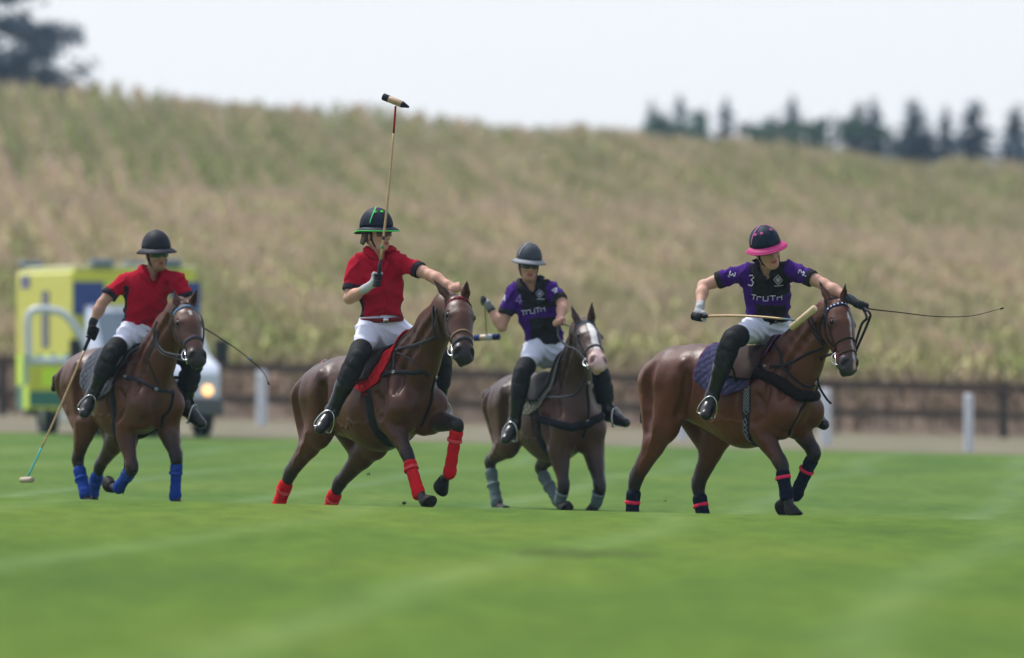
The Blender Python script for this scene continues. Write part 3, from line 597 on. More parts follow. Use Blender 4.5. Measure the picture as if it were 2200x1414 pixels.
    for s in (-1, 1):
        A(Hd(s*.045, .2, -.13), Hd(s*.04, .24, -.11), .1, .09, n=es, f=.45, ca=br, k=.03)
        A(Hd(s*.05, .1, -.05), Hd(s*.075, .19, -.03), .05, .045, ca=br, k=.03)
        A(Hd(s*.08, .185, -.028), Hd(s*.078, .2, -.03), .03, .028, ca=lerp(br, dk, .5), k=.015)
        A(Hd(s*.05, .26, -.04), Hd(s*.03, .4, -.04), .045, .04, ca=br, k=.03)
        A(Hd(s*.038, .5, -.03), Hd(s*.04, .54, -.05), .042, .038, ca=h['muzc'], k=.025)
        A(Hd(s*.050, .522, .004), Hd(s*.066, .548, -.026), .017, .014, ca=BLK, k=.008, sub=True); A(Hd(s*.045, .505, -.005), Hd(s*.058, .515, -.03), .02, .017, ca=h['muzc'], k=.015)
        A(Hd(s*.075, .3, -.055), Hd(s*.058, .37, -.06), .014, .010, ca=br, k=.02); A(Hd(s*.07, .165, -.015), Hd(s*.085, .2, -.012), .016, .014, ca=br, k=.012)
        A(Hd(s*.105, .18, -.015), Hd(s*.108, .2, -.02), .012, ca=BLK, k=.02, sub=True)
    A(Hd(0, .2, -.02), Hd(0, .44, -.025), .062, .042, ca=br, k=.04)
    A(Hd(0, .42, -.045), Hd(0, .53, -.055), .055, .056, n=es, f=1.1, ca=lerp(br, h['muzc'], .4), cb=h['muzc'], k=.04)
    A(Hd(0, .3, -.14), Hd(0, .52, -.105), .055, .034, ca=br, cb=h['muzc'], k=.04)
    A(Hd(0, .55, -.06), Hd(0, .575, -.065), .036, .03, n=es, f=1.3, ca=h['muzc'], k=.03)
    A(Hd(0, .55, -.115), Hd(0, .56, -.11), .03, ca=h['muzc'], k=.015)
    A(Hd(-.06, .568, -.088), Hd(.06, .568, -.088), .008, ca=BLK, k=.008, sub=True); A(Hd(-.07, .50, -.105), Hd(-.06, .565, -.092), .005, k=.008, sub=True); A(Hd(.07, .50, -.105), Hd(.06, .565, -.092), .005, k=.008, sub=True)
    for s, e in ((-1, h['ears'][0]), (1, h['ears'][1])):
        tip = W(e[0], e[1], pw[1]-e[2]); base = Hd(s*.052, .02, -.05)
        m = lerp(base, tip, .45); A(base, m, .032, .035, n=en, f=.6, ca=br, k=.02); A(m, tip, .035, .006, n=en, f=.5, ca=br, cb=dk, k=.012)
        fr = nrm(nrm(np.array([.3, -1, .1]))*.8+en*.4)
        A(lerp(base, tip, .25)+fr*.024, lerp(base, tip, .8)+fr*.013, .018, .004, ca=BLK, k=.01, sub=True)
    V, Q, col, tag = f.mesh(.0115, .018)
    G_ = f.vnorm(V, Q); V = V+G_*(.0035*n3(V, 13, 7)+.0008*n3(V, 30, 8))[:, None]
    col = col*(1+.16*n3(V, 6, 2)[:, None]+.10*n3(V*np.array([1, 1, .5]), 22, 5)[:, None])
    bb_ = (V-O)@up; body_ = sstep(1.25, 1.0, (V-O)@ax)     # bay coats are sooty along the back and warm on flank and belly
    wf = sstep(.22, -.30, bb_)[:, None]*body_[:, None]; col = col*(1+wf*np.array([.32, .20, .06])-(sstep(-.02, .25, bb_)*body_*.30)[:, None])
    # markings on the face
    loc = np.c_[(V-pw)@es, (V-pw)@ed, (V-pw)@en]
    for (d0, d1, w0, w1, s0, c) in h.get('marks', []):
        tt = np.clip((loc[:, 1]-d0)/(d1-d0), 0, 1); w = w0+(w1-w0)*tt+.006*n3(V, 40, 1)
        m = sstep(.008, -.004, np.abs(loc[:, 0]-s0)-w)*(loc[:, 2] > -.07)*sstep(d0-.012, d0+.01, loc[:, 1])*sstep(d1+.012, d1-.01, loc[:, 1])
        col = col*(1-m[:, None])+np.array(c)*m[:, None]
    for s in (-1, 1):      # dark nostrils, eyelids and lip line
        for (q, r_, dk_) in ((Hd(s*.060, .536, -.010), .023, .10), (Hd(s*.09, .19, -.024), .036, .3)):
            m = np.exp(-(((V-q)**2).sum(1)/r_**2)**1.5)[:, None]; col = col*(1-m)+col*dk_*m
    root = thing('horse', (O[0]+hd[0]*.5, O[1]+hd[1]*.5, -SLOPE*O[0]), h['label'], 'horse', 'polo ponies galloping across the field')
    obj('body', V, Q, coat, root, col=col)
    for s, nm in ((-1, 0), (1, 1)):
        m = MB(); c = Hd(s*.094, .187, -.022); fe = Field().add(c, c, .025); Ve, Qe, _, _ = fe.mesh(.006); m.add(Ve, Qe, (.007, .005, .004)); m.build('eye', mat('horse_eye', None, .2, spec=.25), root)
        st, hk, ft, hf, el, kn, ff, fh = h['jt'+('R' if s < 0 else 'L')]
        for (a, b, hind) in ((ft, hf, 1), (ff, fh, 0)):
            m = MB(); d = nrm(b-a); c0 = a+d*np.linalg.norm(b-a)*.55; fwd = nrm(hd-d*np.dot(hd, d)); sdv = np.cross(d, fwd); rings = []
            n = 16
            for t, r in ((0, .040), (.02, .046), (.075, .062), (.085, .060)):
                rings.append([c0+d*t+(fwd*math.cos(2*math.pi*q/n)*1.12+sdv*math.sin(2*math.pi*q/n))*r+fwd*t*.35 for q in range(n)])
            VV = [v for r in rings for v in r]; FF = [(i*n+q, i*n+(q+1) % n, (i+1)*n+(q+1) % n, (i+1)*n+q) for i in range(3) for q in range(n)]+[tuple(range(n))[::-1], tuple(range(3*n, 4*n))]
            m.add(VV, FF, (.014, .013, .013)); m.build('hoof', hoofm, root)
        wc = h['wrap']
        for (a, b, hind) in ((hk, ft, 1), (kn, ff, 0)):
            d = nrm(b-a); ln = np.linalg.norm(b-a); fw = Field(); n = 9
            bb_ = h[('bk%d' if hind else 'b2%d') % s]; bb_ = nrm(bb_-d*np.dot(bb_, d)); bkv = bb_*.010
            for i in range(n):
                t0 = (.05+.03)/ln*(1.35 if hind else 1); t = t0+(1.0-t0)*i/(n-1); r = (.0455 if hind else .0425)+.003*math.sin(i*2.4)+(.008 if i == 0 else 0)+(.007 if i == n-1 else 0)
                p = lerp(a, b, t); fw.add(p+bb_*.022-d*.012, p+bb_*.022+d*.012, r*.82, r*.82, ca=wc[0], k=.008); fw.add(p-d*.012, p+d*.012+L*.002*math.sin(i*3), r, r-.003, ca=wc[0], k=.008)
            Vw, Qw, cw, _ = fw.mesh(.0085, .02); tt = (Vw-a)@d/ln
            Vw = Vw+bkv/bkv.max()*0+((Vw-a)-np.outer((Vw-a)@d, d))*(.05*n3(Vw, 45)[:, None])
            w_ = obj('leg_wrap', Vw, Qw, cloth, root, col=cw)
            p = lerp(a, b, h['stripe']+.04 if not hind else h['stripe']+.2)+bkv
            q1 = nrm(np.cross(d, L)); q2 = np.cross(d, q1)
            ms = MB(); rg = [p+(q1*math.cos(2*math.pi*i/18)*.061+q2*math.sin(2*math.pi*i/18)*.052) for i in range(19)]
            ms.ribbon(rg, [r-p for r in rg], .026, .003, wc[1]); ms.build('strap', cloth, w_)
    # tail, tied up
    m = Field(); tl = [px(*q) for q in h['tail']]; m.chain(tl, [.035]+[.04]*(len(tl)-2)+[.03], ca=BLK, k=.03)
    Vt, Qt, ct, _ = m.mesh(.01); obj('tail', Vt+np.array([[.01, .01, .02]])*n3(Vt, 30)[:, None], Qt, hairm, root, col=np.array([.012, .010, .011]))
    if h.get('tailband'): mm = MB(); a, b = tl[-2], tl[-1]; mm.tube([lerp(a, b, .1), lerp(a, b, .45)], .043, 12, h['tailband']); mm.build('tail_band', cloth, root)
    # ---- bridle
    bridle = MB(); lc = h['lc']
    def hs(pts, w, col=None, off=.001, th=.005, n=6, dst=None, snap=True): return strap(dst or bridle, f, [Hd(*p) for p in pts], w, th, off, n, lc if col is None else col, snap)
    for s in (-1, 1):
        hs([(0, .01, -.1), (s*.05, .03, -.1), (s*.1, .08, -.07), (s*.1, .17, -.075), (s*.085, .3, -.075), (s*.07, .42, -.08)], .026)
        hs([(s*.1, .09, -.08), (s*.1, .16, -.12), (s*.1, .26, -.14), (s*.075, .36, -.1)], .018)
        hs([(s*.1, .08, -.08), (s*.1, .14, -.16), (s*.06, .2, -.23), (0, .22, -.24)], .018)
    b_ = bridle.build('bridle', leather, root)
    bb = MB(); P_ = hs([(-.1, .085, -.06), (-.06, .06, -.02), (0, .045, .0), (.06, .06, -.02), (.1, .085, -.06)], .032, h['browc'], n=8, dst=bb); bb.build('browband', leather, b_)
    if h.get('browdots'):
        g = f.grad(P_); bd = MB()
        for i in range(3, len(P_)-3, 3):
            nn = nrm(g[i]); bd.box(P_[i]+nn*.006, (.006, .006, .003), [nrm(np.cross(nn, ed)), nrm(np.cross(nn, nrm(np.cross(nn, ed)))), nn], h['browdots'])
        bd.build('beads', leather, b_)
    for (d0, w, c) in h['nose']:
        nb = MB(); hs([(-.01, d0+.09, -.2), (-.07, d0+.05, -.12), (-.055, d0+.015, -.03), (0, d0, .02), (.055, d0+.015, -.03), (.07, d0+.05, -.12), (.01, d0+.09, -.2)], w, c, n=8, dst=nb, th=.007); nb.build('noseband', leather, b_)
    bits = []
    for s in (-1, 1):
        bm = MB(); c = Hd(s*.072, .46, -.09); c = f.snap(np.array([c]), .012)[0]; bits.append(c)
        bm.tube([c+(ed*math.cos(q)*1.25+nrm(en*.8-es*s*.7)*math.sin(q))*.038 for q in np.linspace(0, 2*math.pi, 20)[:-1]], .0058, 6, close=True)
        bm.tube([c-ed*.035, c+ed*.08-en*.02], .006, 6); bm.build('bit', metal, b_)
        if h.get('cheekpad'): cpd = MB(); hs([(s*.07, .43, -.07), (s*.068, .47, -.075), (s*.06, .51, -.08)], .055, h['cheekpad'], dst=cpd, th=.006); cpd.build('bit_guard', leather, b_)
    # curb strap hanging to the breastplate
    # ---- saddle pad, saddle, girth
    def drape(name, grid, off, th, m, col, parent, quilt=0):
        sg, tg = grid.shape[:2]; a = grid[..., 0].ravel(); ph = grid[..., 1].ravel()
        dirs = np.array([-L*math.sin(p)+up*math.cos(p) for p in ph]); C0 = np.array([T(x, 0, -.08) for x in a])
        Pp, _ = f.march(C0+dirs*.75, -dirs, off+.0)
        if quilt: q = np.abs(np.sin(a*46+ph*13))*np.abs(np.sin(a*46-ph*13)); Pp = Pp+dirs*(np.sqrt(q)*quilt)[:, None]; cc0 = col; col = np.where((q < .09)[:, None] & (cc0 == cc0[tg*(sg//2)+tg//2]).all(1)[:, None], cc0*.45, cc0)  # shade in the stitched creases is put into the pad colour
        Fq = [(i*tg+j, i*tg+j+1, (i+1)*tg+j+1, (i+1)*tg+j) for i in range(sg-1) for j in range(tg-1)]
        cc = np.tile(np.array(col, float), (len(Pp), 1)) if np.ndim(col) == 1 else col
        return obj(name, Pp, Fq, m, parent, col=cc, solid=th), Pp
    a0, a1 = h['pad']; ns, nt_ = 70, 110; G = np.zeros((ns, nt_, 2)); PL = h.get('padl', 1.72); ph = np.linspace(-PL, PL, nt_)
    for j, p in enumerate(ph):
        e = abs(p)/PL; lo = a0+.22*max(0, (e-.72)/.28)**2.0+.02*e; hi = a1-.05*e-.2*max(0, (e-.75)/.25)**1.5
        G[:, j, 0] = np.linspace(lo, hi, ns); G[:, j, 1] = p
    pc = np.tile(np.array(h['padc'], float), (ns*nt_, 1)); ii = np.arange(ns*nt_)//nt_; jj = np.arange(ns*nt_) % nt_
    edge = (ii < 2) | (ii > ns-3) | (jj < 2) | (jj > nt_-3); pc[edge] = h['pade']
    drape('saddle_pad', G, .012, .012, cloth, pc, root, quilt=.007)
    # saddle: seat, flaps
    ns, nt_ = 30, 50; G = np.zeros((ns, nt_, 2)); ph = np.linspace(-1.30, 1.30, nt_)*h.get('sadl', .8)
    for j, p in enumerate(ph):
        e = abs(p)/1.30; G[:, j, 0] = np.linspace(.44+.20*e, .84+.06*math.sin(e*2.6)-.05*e, ns); G[:, j, 1] = p
    sdl, Pp = drape('saddle', G, .03, .018, leather, np.array(h['sadc']), root)
    m = Field(); m.chain([T(.44, -.1, .2), T(.4, 0, .27), T(.44, .1, .2)], [.03]*3, ca=h['sadc'], k=.03)
    m.chain([T(.84, -.13, .16), T(.88, -.05, .27), T(.88, .05, .27), T(.84, .13, .16)], [.035, .04, .04, .035], ca=h['sadc'], k=.03); m.add(T(.45, 0, .23), T(.85, 0, .22), .09, .08, n=up, f=.6, ca=h['sadc'], k=.03)
    Vs, Qs, cs, _ = m.mesh(.011); obj('seat', Vs, Qs, leather, sdl, col=cs)
    gp = [(.80+.03*math.sin(p), p) for p in np.linspace(1.1, 2*math.pi-1.1, 40)]
    dirs = np.array([-L*math.sin(p)+up*math.cos(p) for _, p in gp]); C0 = np.array([T(a, 0, -.08) for a, _ in gp])
    Pg, _ = f.march(C0+dirs*.75, -dirs, .004); gm = MB(); gm.ribbon(list(Pg), list(f.grad(Pg)), .085, .008, h['girth']); gob = gm.build('girth', leather, root)
    if h.get('girthpat'):
        gp2 = MB()
        for i in range(1, 16):
            if i == 8 or i == 9: continue
            nn = nrm(f.grad(Pg[i:i+1])[0]); t = nrm(Pg[i+1]-Pg[i]); sv = np.cross(t, nn); c = Pg[i]+nn*.011
            gp2.tube([c-t*.03, c+sv*.026, c+t*.03, c-sv*.026], .004, 5, (.22, .22, .24), close=True)
        gp2.build('diamond_stitching', leather, gob)
    # breastplate from pixel paths
    fo = {}
    for nm, path, w, c, th_ in h['straps']:
        P_, _ = f.hit(path, h['D']-3.2, .002); P_ = f.snap(spline(P_, 5), .003)
        mm = MB()
        if th_ > .02:
            mm.tube(P_, [th_*(.75+.25*math.sin(math.pi*i/(len(P_)-1))) for i in range(len(P_))], 12, c)
            V_ = np.array(mm.V); V_ = V_+(f.grad(V_)*(.012*np.abs(n3(V_, 70))[:, None])); mm.V = [tuple(v) for v in V_]; mm.build(nm, wool, root)
        else: mm.ribbon(list(P_), list(f.grad(P_)), w, th_, c); mm.build(nm, leather, root)
    h.update(f=f, T=T, Hd=Hd, px=px, root=root, bits=bits, bridle=b_, saddle=sdl, L=L, hd=hd, up=up, sc=sc)
    return h

# ------------------------------------------------------------------ people
def grip(f, c, g, a, rsh=.016, col=(.4, .25, .2), scale=1., col2=None, thumb=1):
    """five fingers closed round a shaft through c along g; a points from the wrist towards the fingers"""
    g = nrm(g); a = nrm(a-g*np.dot(a, g)) if abs(np.dot(nrm(a), g)) < .95 else nrm(np.cross(g, [0.2, .3, 1])); b = np.cross(g, a); R = rsh+.010*scale
    ctr = lambda ang, r: math.cos(ang)*(-a)*r+math.sin(ang)*b*r
    f.add(c-g*.03*scale+ctr(.1, R+.012), c+g*.035*scale+ctr(.1, R+.012), .022*scale, .024*scale, n=a, f=.75, ca=col, k=.012)
    for i in range(4):
        o = g*(.036-.024*i)*scale; r = [.0105, .011, .0105, .009][i]*scale; reach = [3.6, 3.9, 3.8, 3.4][i]
        angs = np.linspace(-.3, -reach, 5); pts = [c+o+ctr(q, R) for q in angs]
        f.chain(pts, [r, r, r*.97, r*.92, r*.85], ca=col2 if col2 is not None else col, k=.004)
    f.chain([c+g*.03*scale+ctr(.5, R+.008), c+g*.052*scale+ctr(1.3, R), c+g*.05*scale+ctr(2.3, R)], [.014*scale, .0115*scale, .010*scale], ca=col, k=.006)
def make_rider(r):
    h = r['horse']; y0 = h['T'](.62, 0, .3)[1]; sc = F/y0
    J = {k: W(v[0], v[1], y0-v[2]) for k, v in r['J'].items()}
    skc = np.array(r['skin']); hairc = np.array(r['hair'])
    yaw, pit, rol = r['head']
    fw = np.array([math.sin(rad(yaw))*math.cos(rad(pit)), -math.cos(rad(yaw))*math.cos(rad(pit)), -math.sin(rad(pit))])
    rt = np.array([math.cos(rad(yaw)), math.sin(rad(yaw)), 0]); upv = np.cross(fw, rt); upv = upv if upv[2] > 0 else -upv
    a = rad(rol); rt, upv = rt*math.cos(a)+upv*math.sin(a), upv*math.cos(a)-rt*math.sin(a)
    Hc = J['head']
    def Q_(x, z, n): return Hc+rt*x+upv*z+fw*n
    body = Field(); A = body.add
    # head
    A(Q_(0, .03, -.02), Q_(0, .035, .01), .093, .09, n=rt, f=.85, ca=skc); A(Q_(0, -.03, .03), Q_(0, -.075, .045), .068, .05, n=rt, f=.92, ca=skc, k=.03)
    A(Q_(0, -.1, .062), Q_(0, -.098, .07), .026, .022, ca=skc*r.get('beard', 1), k=.03)
    for s in (-1, 1):
        A(Q_(s*.05, -.055, .0), Q_(s*.022, -.098, .055), .026, .02, ca=skc*r.get('beard', 1), k=.025)
        A(Q_(s*.04, -.02, .065), Q_(s*.042, -.025, .055), .022, .02, ca=skc*1.05, k=.02)
        A(Q_(s*.034, .012, .098), Q_(s*.03, .012, .098), .014, ca=skc, k=.014, sub=True)
        A(Q_(s*.018, .03, .088), Q_(s*.05, .028, .076), .011, .01, ca=lerp(skc, hairc, .5), k=.01)
        A(Q_(s*.079, .0, -.012), Q_(s*.083, -.03, -.008), .016, .012, n=rt, f=.5, ca=skc*.95, k=.008)
    A(Q_(0, .022, .092), Q_(0, -.026, .120), .009, .014, ca=skc*1.05, k=.010); A(Q_(-.014, -.03, .1), Q_(.014, -.03, .1), .009, ca=skc, k=.008)
    A(Q_(-.022, -.058, .093), Q_(.022, -.058, .093), .008, ca=skc*np.array([.95, .6, .6]), k=.008); A(Q_(-.018, -.07, .09), Q_(.018, -.07, .09), .009, ca=skc*np.array([1, .68, .68]), k=.008)
    A(Q_(-.024, -.064, .101), Q_(.024, -.064, .101), .003, k=.004, sub=True)
    nb = J['neck']; A(Q_(0, -.05, -.02), nb, .058, .062, ca=skc*.95, k=.03)
    pel = J['pelvis']; chv = nrm(nb-pel); ty = rad(r['tyaw']); tf = np.array([math.sin(ty), -math.cos(ty), 0]); tf = nrm(tf-chv*np.dot(tf, chv)); tr = np.cross(tf, chv); tr = tr if tr[0] > 0 else -tr
    A(nb-chv*.1, nb-chv*.02+tf*.01, .09, .06, n=tf, f=.6, ca=skc*.95, k=.04)
    A(nb-chv*.12, pel, .11, .11, n=tf, f=.7, ca=skc)
    glovef = {}
    for s in ('R', 'L'):
        sh, el, wr, ha = [J[s+k] for k in ('sh', 'el', 'wr', 'ha')]
        A(sh, el, .042, .04, ca=skc, k=.03); A(lerp(sh, el, .35), lerp(sh, el, .75), .046, .044, ca=skc, k=.03)
        A(el, lerp(el, wr, .35), .041, .044, ca=skc, k=.03); A(lerp(el, wr, .35), wr, .044, .028, ca=skc, k=.03)
        gl = r['glove'].get(s); fld = body if gl is None else Field(); c1 = skc if gl is None else gl[0]; c2 = skc if gl is None else gl[1]
        g = nrm(J[s+'g']-ha) if (s+'g') in J else np.array([0, 0, 1.])
        grip(fld, ha, g, ha-wr, r.get('rsh', .015), c1, 1.05 if gl is not None else 1.0, c2)
        fld.add(wr, lerp(wr, ha, .8), .03, .03, n=g, f=1.1, ca=c1, k=.02)
        if gl is not None: fld.add(lerp(wr, el, .12), wr, .036, .034, ca=gl[2], k=.008); glovef[s] = fld
        hp, kn, an, to = [J[s+k] for k in ('hp', 'kn', 'an', 'to')]
        A(hp, kn, .075, .05, ca=skc); A(kn, an, .045, .034, ca=skc); A(an, to, .03, .025, ca=skc)
    V, Q, col, tag = body.mesh(.0085, .012)
    root = thing('person', (pel[0], pel[1], pel[2]-.1), r['label'], 'person', 'mounted polo players')
    obj('body', V, Q, skin_m, root, col=col)
    for s, fld in glovef.items(): Vg, Qg, cg, _ = fld.mesh(.006, .005); obj('glove', Vg, Qg, cloth, root, col=cg)
    hf = Field(); hf.add(Q_(0, .03, -.03), Q_(0, .03, .0), .097, .09, n=rt, f=.86, ca=hairc); hf.add(Q_(0, -.02, -.075), Q_(0, -.05, -.07), .05, .035, ca=hairc, k=.02)
    if r.get('longhair'):
        for k in range(5): hf.add(Q_(-.075+.01*k, .0, -.03-.018*k), Q_(-.1+.012*k, -.055-.008*(k % 3), -.04-.02*k), .022, .012, ca=hairc, k=.008)
    for s in (-1, 1): hf.add(Q_(s*.074, .01, .0), Q_(s*.074, -.025, .005), .01, .006, ca=hairc, k=.01)
    Vh, Qh, ch, _ = hf.mesh(.007); obj('hair', Vh, Qh, hairm, root, col=ch)
    m = MB()
    m.tube([Q_(-.026, -.064, .094), Q_(-.012, -.059, .105), Q_(0, -.061, .107), Q_(.012, -.059, .105), Q_(.026, -.064, .094)], [.003, .0055, .005, .0055, .003], 6, skc*np.array([.62, .33, .34]))
    m.tube([Q_(-.022, -.067, .094), Q_(0, -.073, .104), Q_(.022, -.067, .094)], [.003, .007, .003], 6, skc*np.array([.75, .42, .42])); m.build('lips', skin_m, root)
    for s in (-1, 1):
        m = MB(); m.tube([Q_(s*.013, .030, .101), Q_(s*.033, .038, .097), Q_(s*.056, .030, .082)], [.005, .005, .003], 6, lerp(hairc, skc, .15)); m.build('eyebrow', hairm, root)
    # ---- helmet
    hc = r['helmet']; base = .058
    def shell(prof, name, m, colf, parent, th=.006, n=40, sol=True):
        VV = []; cc = []
        for (rr, zz, br) in prof:
            for q in range(n):
                t = 2*math.pi*q/n; sx = math.sin(t); cy = math.cos(t)
                R = rr*(1+.16*abs(cy)**1.0*(1 if rr > .02 else 1)); bx = br*(1+.75*max(0, cy)**2+.25*max(0, -cy)**2)
                VV.append(Q_(sx*(R*.93+bx), base+zz-(.03*max(0, -cy)**2 if zz < .02 else 0)-br*.72, cy*(R+bx)-.012)); cc.append(colf(t, zz))
        k = len(prof); FF = [(i*n+q, i*n+(q+1) % n, (i+1)*n+(q+1) % n, (i+1)*n+q) for i in range(k-1) for q in range(n)]
        return obj(name, VV, FF, m, parent, col=np.array(cc), solid=th if sol else 0)
    HD = .136*hc.get('s', 1); R0 = .113*hc.get('s', 1); prof = [(R0*math.cos(t), HD*math.sin(t)+.006, 0) for t in np.linspace(0, math.pi/2*.985, 14)]; prof.append((.0005, HD+.0065, 0))
    helm = shell(prof, 'helmet', hard, lambda t, z: hc['dome'], root)
    bw = hc.get('bw', .034)
    shell([(R0-.012, .0, 0), (R0-.004, .004, 0), (R0+.002, .006, bw*.25), (R0+.004, .005, bw*.6), (R0+.004, .001, bw)], 'brim', hard, lambda t, z: hc['brim'], helm)
    shell([(R0+.004, .0045, bw*1.0), (R0+.005, .0, bw*1.04), (R0+.004, -.006, bw*1.0)], 'brim_edging', hard, lambda t, z: hc['edge'], helm, th=.004)
    def dome(t, e, o=.0): # t angle about the up axis, e elevation
        cy, sx = math.cos(t), math.sin(t); R = R0*math.cos(e)*(1+.16*abs(cy)); return Q_(sx*(R*.93+o), base+HD*math.sin(e)+.006+o, cy*(R+o)-.012)
    if hc.get('stripe'):
        for t0 in hc['stripe_at']:
            m = MB(); pts = [dome(t0*(1-.3*k/11), .12+k*.125, .007) for k in range(12)]; m.ribbon(pts, [p-Q_(0, base, 0) for p in pts], .009, .003, hc['stripe']); m.build('helmet_stripe', hard, helm)
    if hc.get('vent'):
        for t in hc['vents']:
            c = dome(t[0], t[1], .008); n = nrm(c-Q_(0, base-.02, 0)); u1 = nrm(np.cross(n, upv)); u2 = np.cross(n, u1); m = MB()
            m.tube([c+(u1*math.cos(q)+u2*math.sin(q))*.0085 for q in np.linspace(0, 2*math.pi, 13)[:-1]], .0035, 6, hc['vent'], close=True); m.build('vent_ring', hard, helm)
    m = MB()
    for s in (-1, 1):
        m.tube(spline([Q_(s*.083, base, .01), Q_(s*.078, -.03, .015), Q_(s*.058, -.085, .03), Q_(0, -.122, .055)], 5), .0065, 6, BLK); m.tube(spline([Q_(s*.08, base, -.05), Q_(s*.083, -.02, -.02), Q_(s*.074, -.045, .015)], 4), .005, 6, BLK)
    m.build('chin_strap', leather, helm)
    if r.get('glasses'):
        m = MB(); W1 = []; 
        for i in range(17):
            t = -1.15+2.3*i/16; x = .082*math.sin(t); n = .028+.088*math.cos(t)
            dp = .021-.010*math.exp(-(t/.12)**2); W1 += [Q_(x, .021, n), Q_(x, .013-dp*1.15, n+.002)]
        m.add(W1, [(2*i, 2*i+1, 2*i+3, 2*i+2) for i in range(16)], r['glasses']); m.build('sunglasses', lens, root, solid=.003)
    else:
        for s in (-1, 1):
            fe = Field().add(Q_(s*.032, .012, .08), Q_(s*.032, .012, .08), .0125); Ve, Qe, _, _ = fe.mesh(.004); cc = np.tile([.55, .53, .5], (len(Ve), 1)); cc[((Ve-Q_(s*.032, .012, .09))**2).sum(1) < .006**2] = (.02, .012, .01); obj('eye', Ve, Qe, lens, root, col=cc)
    # ---- shirt
    sf = Field(); hem = J['hem']; sc1, cuff = np.array(r['shirt'][0]), np.array(r['shirt'][1]); wd = r.get('width', 1)
    kw = dict(ca=sc1, tag=1)
    sf.add(hem-chv*(.03 if not r.get('belt') else -.012), lerp(hem, nb, .45), .158*wd, .165*wd, n=tf, f=.68, **kw)
    sf.add(lerp(hem, nb, .45), lerp(hem, nb, .74), .168*wd, .168*wd, n=tf, f=.7, k=.05, **kw)
    sf.add(lerp(J['Rsh'], nb, .14)-chv*.045, lerp(J['Lsh'], nb, .14)-chv*.045, .074, ca=sc1, tag=1, k=.06)
    sf.add(nb-chv*.02-tf*.02, nb+chv*.015-tf*.02, .075, .068, n=tf, f=.85, k=.04, **kw)
    for s in (-1, 1): sf.add(nb+tr*s*.05-chv*.0, lerp(nb, J['Rsh' if s < 0 else 'Lsh'], .75), .05, .055, k=.05, **kw)
    cuffs = []
    for s in ('R', 'L'):
        sh, el = J[s+'sh'], J[s+'el']; ce = J.get(s+'cf'); ce = lerp(sh, el, r['sleeve'][s]) 
        d = nrm(ce-sh)
        sf.add(sh-chv*.012, ce, .066, .066, ca=sc1, tag=2, k=.05); sf.add(ce-d*.004, ce+d*.03, .068, .0675, ca=sc1, tag=3, k=.003)
        sf.add(ce+d*.132, ce+d*.2, .1, .1, k=.003, sub=True); cuffs.append((ce, d))
    sf.add(hem-chv*(.5+r.get('hemoff', .03)), hem-chv*(.5+r.get('hemoff', .03))+tr*.02, .5, .5, sub=True, k=.004)
    # V opening
    nv = nb+tf*.1-chv*.03
    sf.add(nb+chv*.07+tf*.05, nb-chv*.03+tf*.095, .05, .03, sub=True, k=.01); sf.add(nb+chv*.05, nb+chv*.12, .06, .08, sub=True, k=.01)
    sf.add(nb-chv*.03+tf*.1, nb-chv*.13+tf*.13, .022, .004, sub=True, k=.006)
    V, Q, col, tag = sf.mesh(.0085, .006)
    G = sf.vnorm(V, Q); loc = np.c_[(V-hem)@tr, (V-hem)@chv/np.linalg.norm(nb-hem), (V-hem)@tf]
    w1 = 2.6*n3(V, 4.5, 1); sgn = np.sign(loc[:, 0]+.02)
    rdg = lambda t: 1-2*np.abs(np.sin(t))**.7
    folds = .010*rdg(loc[:, 1]*13+loc[:, 0]*sgn*13+w1)*sstep(.8, .1, loc[:, 1])+.008*rdg(loc[:, 1]*9-loc[:, 0]*sgn*17+1.3*w1+2)*sstep(.3, .8, loc[:, 1])*(tag == 1)+.005*n3(V, 11, 4)+.0075*rdg((V@nrm([1, .3, -1.2]))*38+w1)*(tag == 2)
    VB, GN, FB = V.astype(np.float32), G, folds; V = V+G*folds[:, None]
    col = r['shirtfn'](V, col, tag, loc); 
    for ce, d in cuffs: q = V-ce; ax_ = q@d; col[(ax_ > .004) & (ax_ < .08) & (np.linalg.norm(q-np.outer(ax_, d), axis=1) < .085)] = cuff
    shirt = obj('shirt', V, Q, cloth, root, col=col)
    cm = MB()   # collar
    for s in (-1, 1):
        tt_ = np.linspace(0, 2.65, 12); ring = np.array([nb+chv*(.03-.038*max(0, t-1.2)**1.3)+tr*s*math.sin(t)*.09+tf*(-math.cos(t))*(.085+.02*max(0, t-1.5)) for t in tt_]); ring = sf.snap(ring, .010, 4)
        cm.ribbon(list(ring), list(sf.grad(ring)), [.040]*6+[.044, .05, .056, .060, .052, .03], .007, r['collar'])
    for s in ():
        ring = [nb+chv*(.032-.034*max(0, t-.9)**1.2)+(tr*s*math.sin(t)*.078+tf*(-math.cos(t))*(.075+.012*t))+tf*.0 for t in np.linspace(0, 2.75, 10)]
        cm.ribbon(ring, [nrm(p-nb+chv*.04) for p in ring], [.045]*6+[.052, .058, .055, .035], .006, r['collar'])
    cm.build('collar', cloth, shirt)
    # decals on the shirt, drawn as strokes that lie on the cloth
    for nm, strokes, w, c in r.get('decals', []):
        m = MB()
        for st in strokes:
            P_, ok = sf.hit(st, y0-1.2, .0)
            if not ok.all(): continue
            if len(P_) < 2: P_ = np.array([P_[0], P_[0]+tr*.008])
            n_ = 4; PP = np.array([lerp(P_[i], P_[i+1], k/n_) for i in range(len(P_)-1) for k in range(n_)]+[P_[-1]]); PP = sf.snap(PP, .0, 4); nv_ = np.argmin(((PP[:, None]-VB[None])**2).sum(-1), 1); PP = PP+GN[nv_]*(FB[nv_]+.003)[:, None]
            m.tube(PP, w, 5, c)
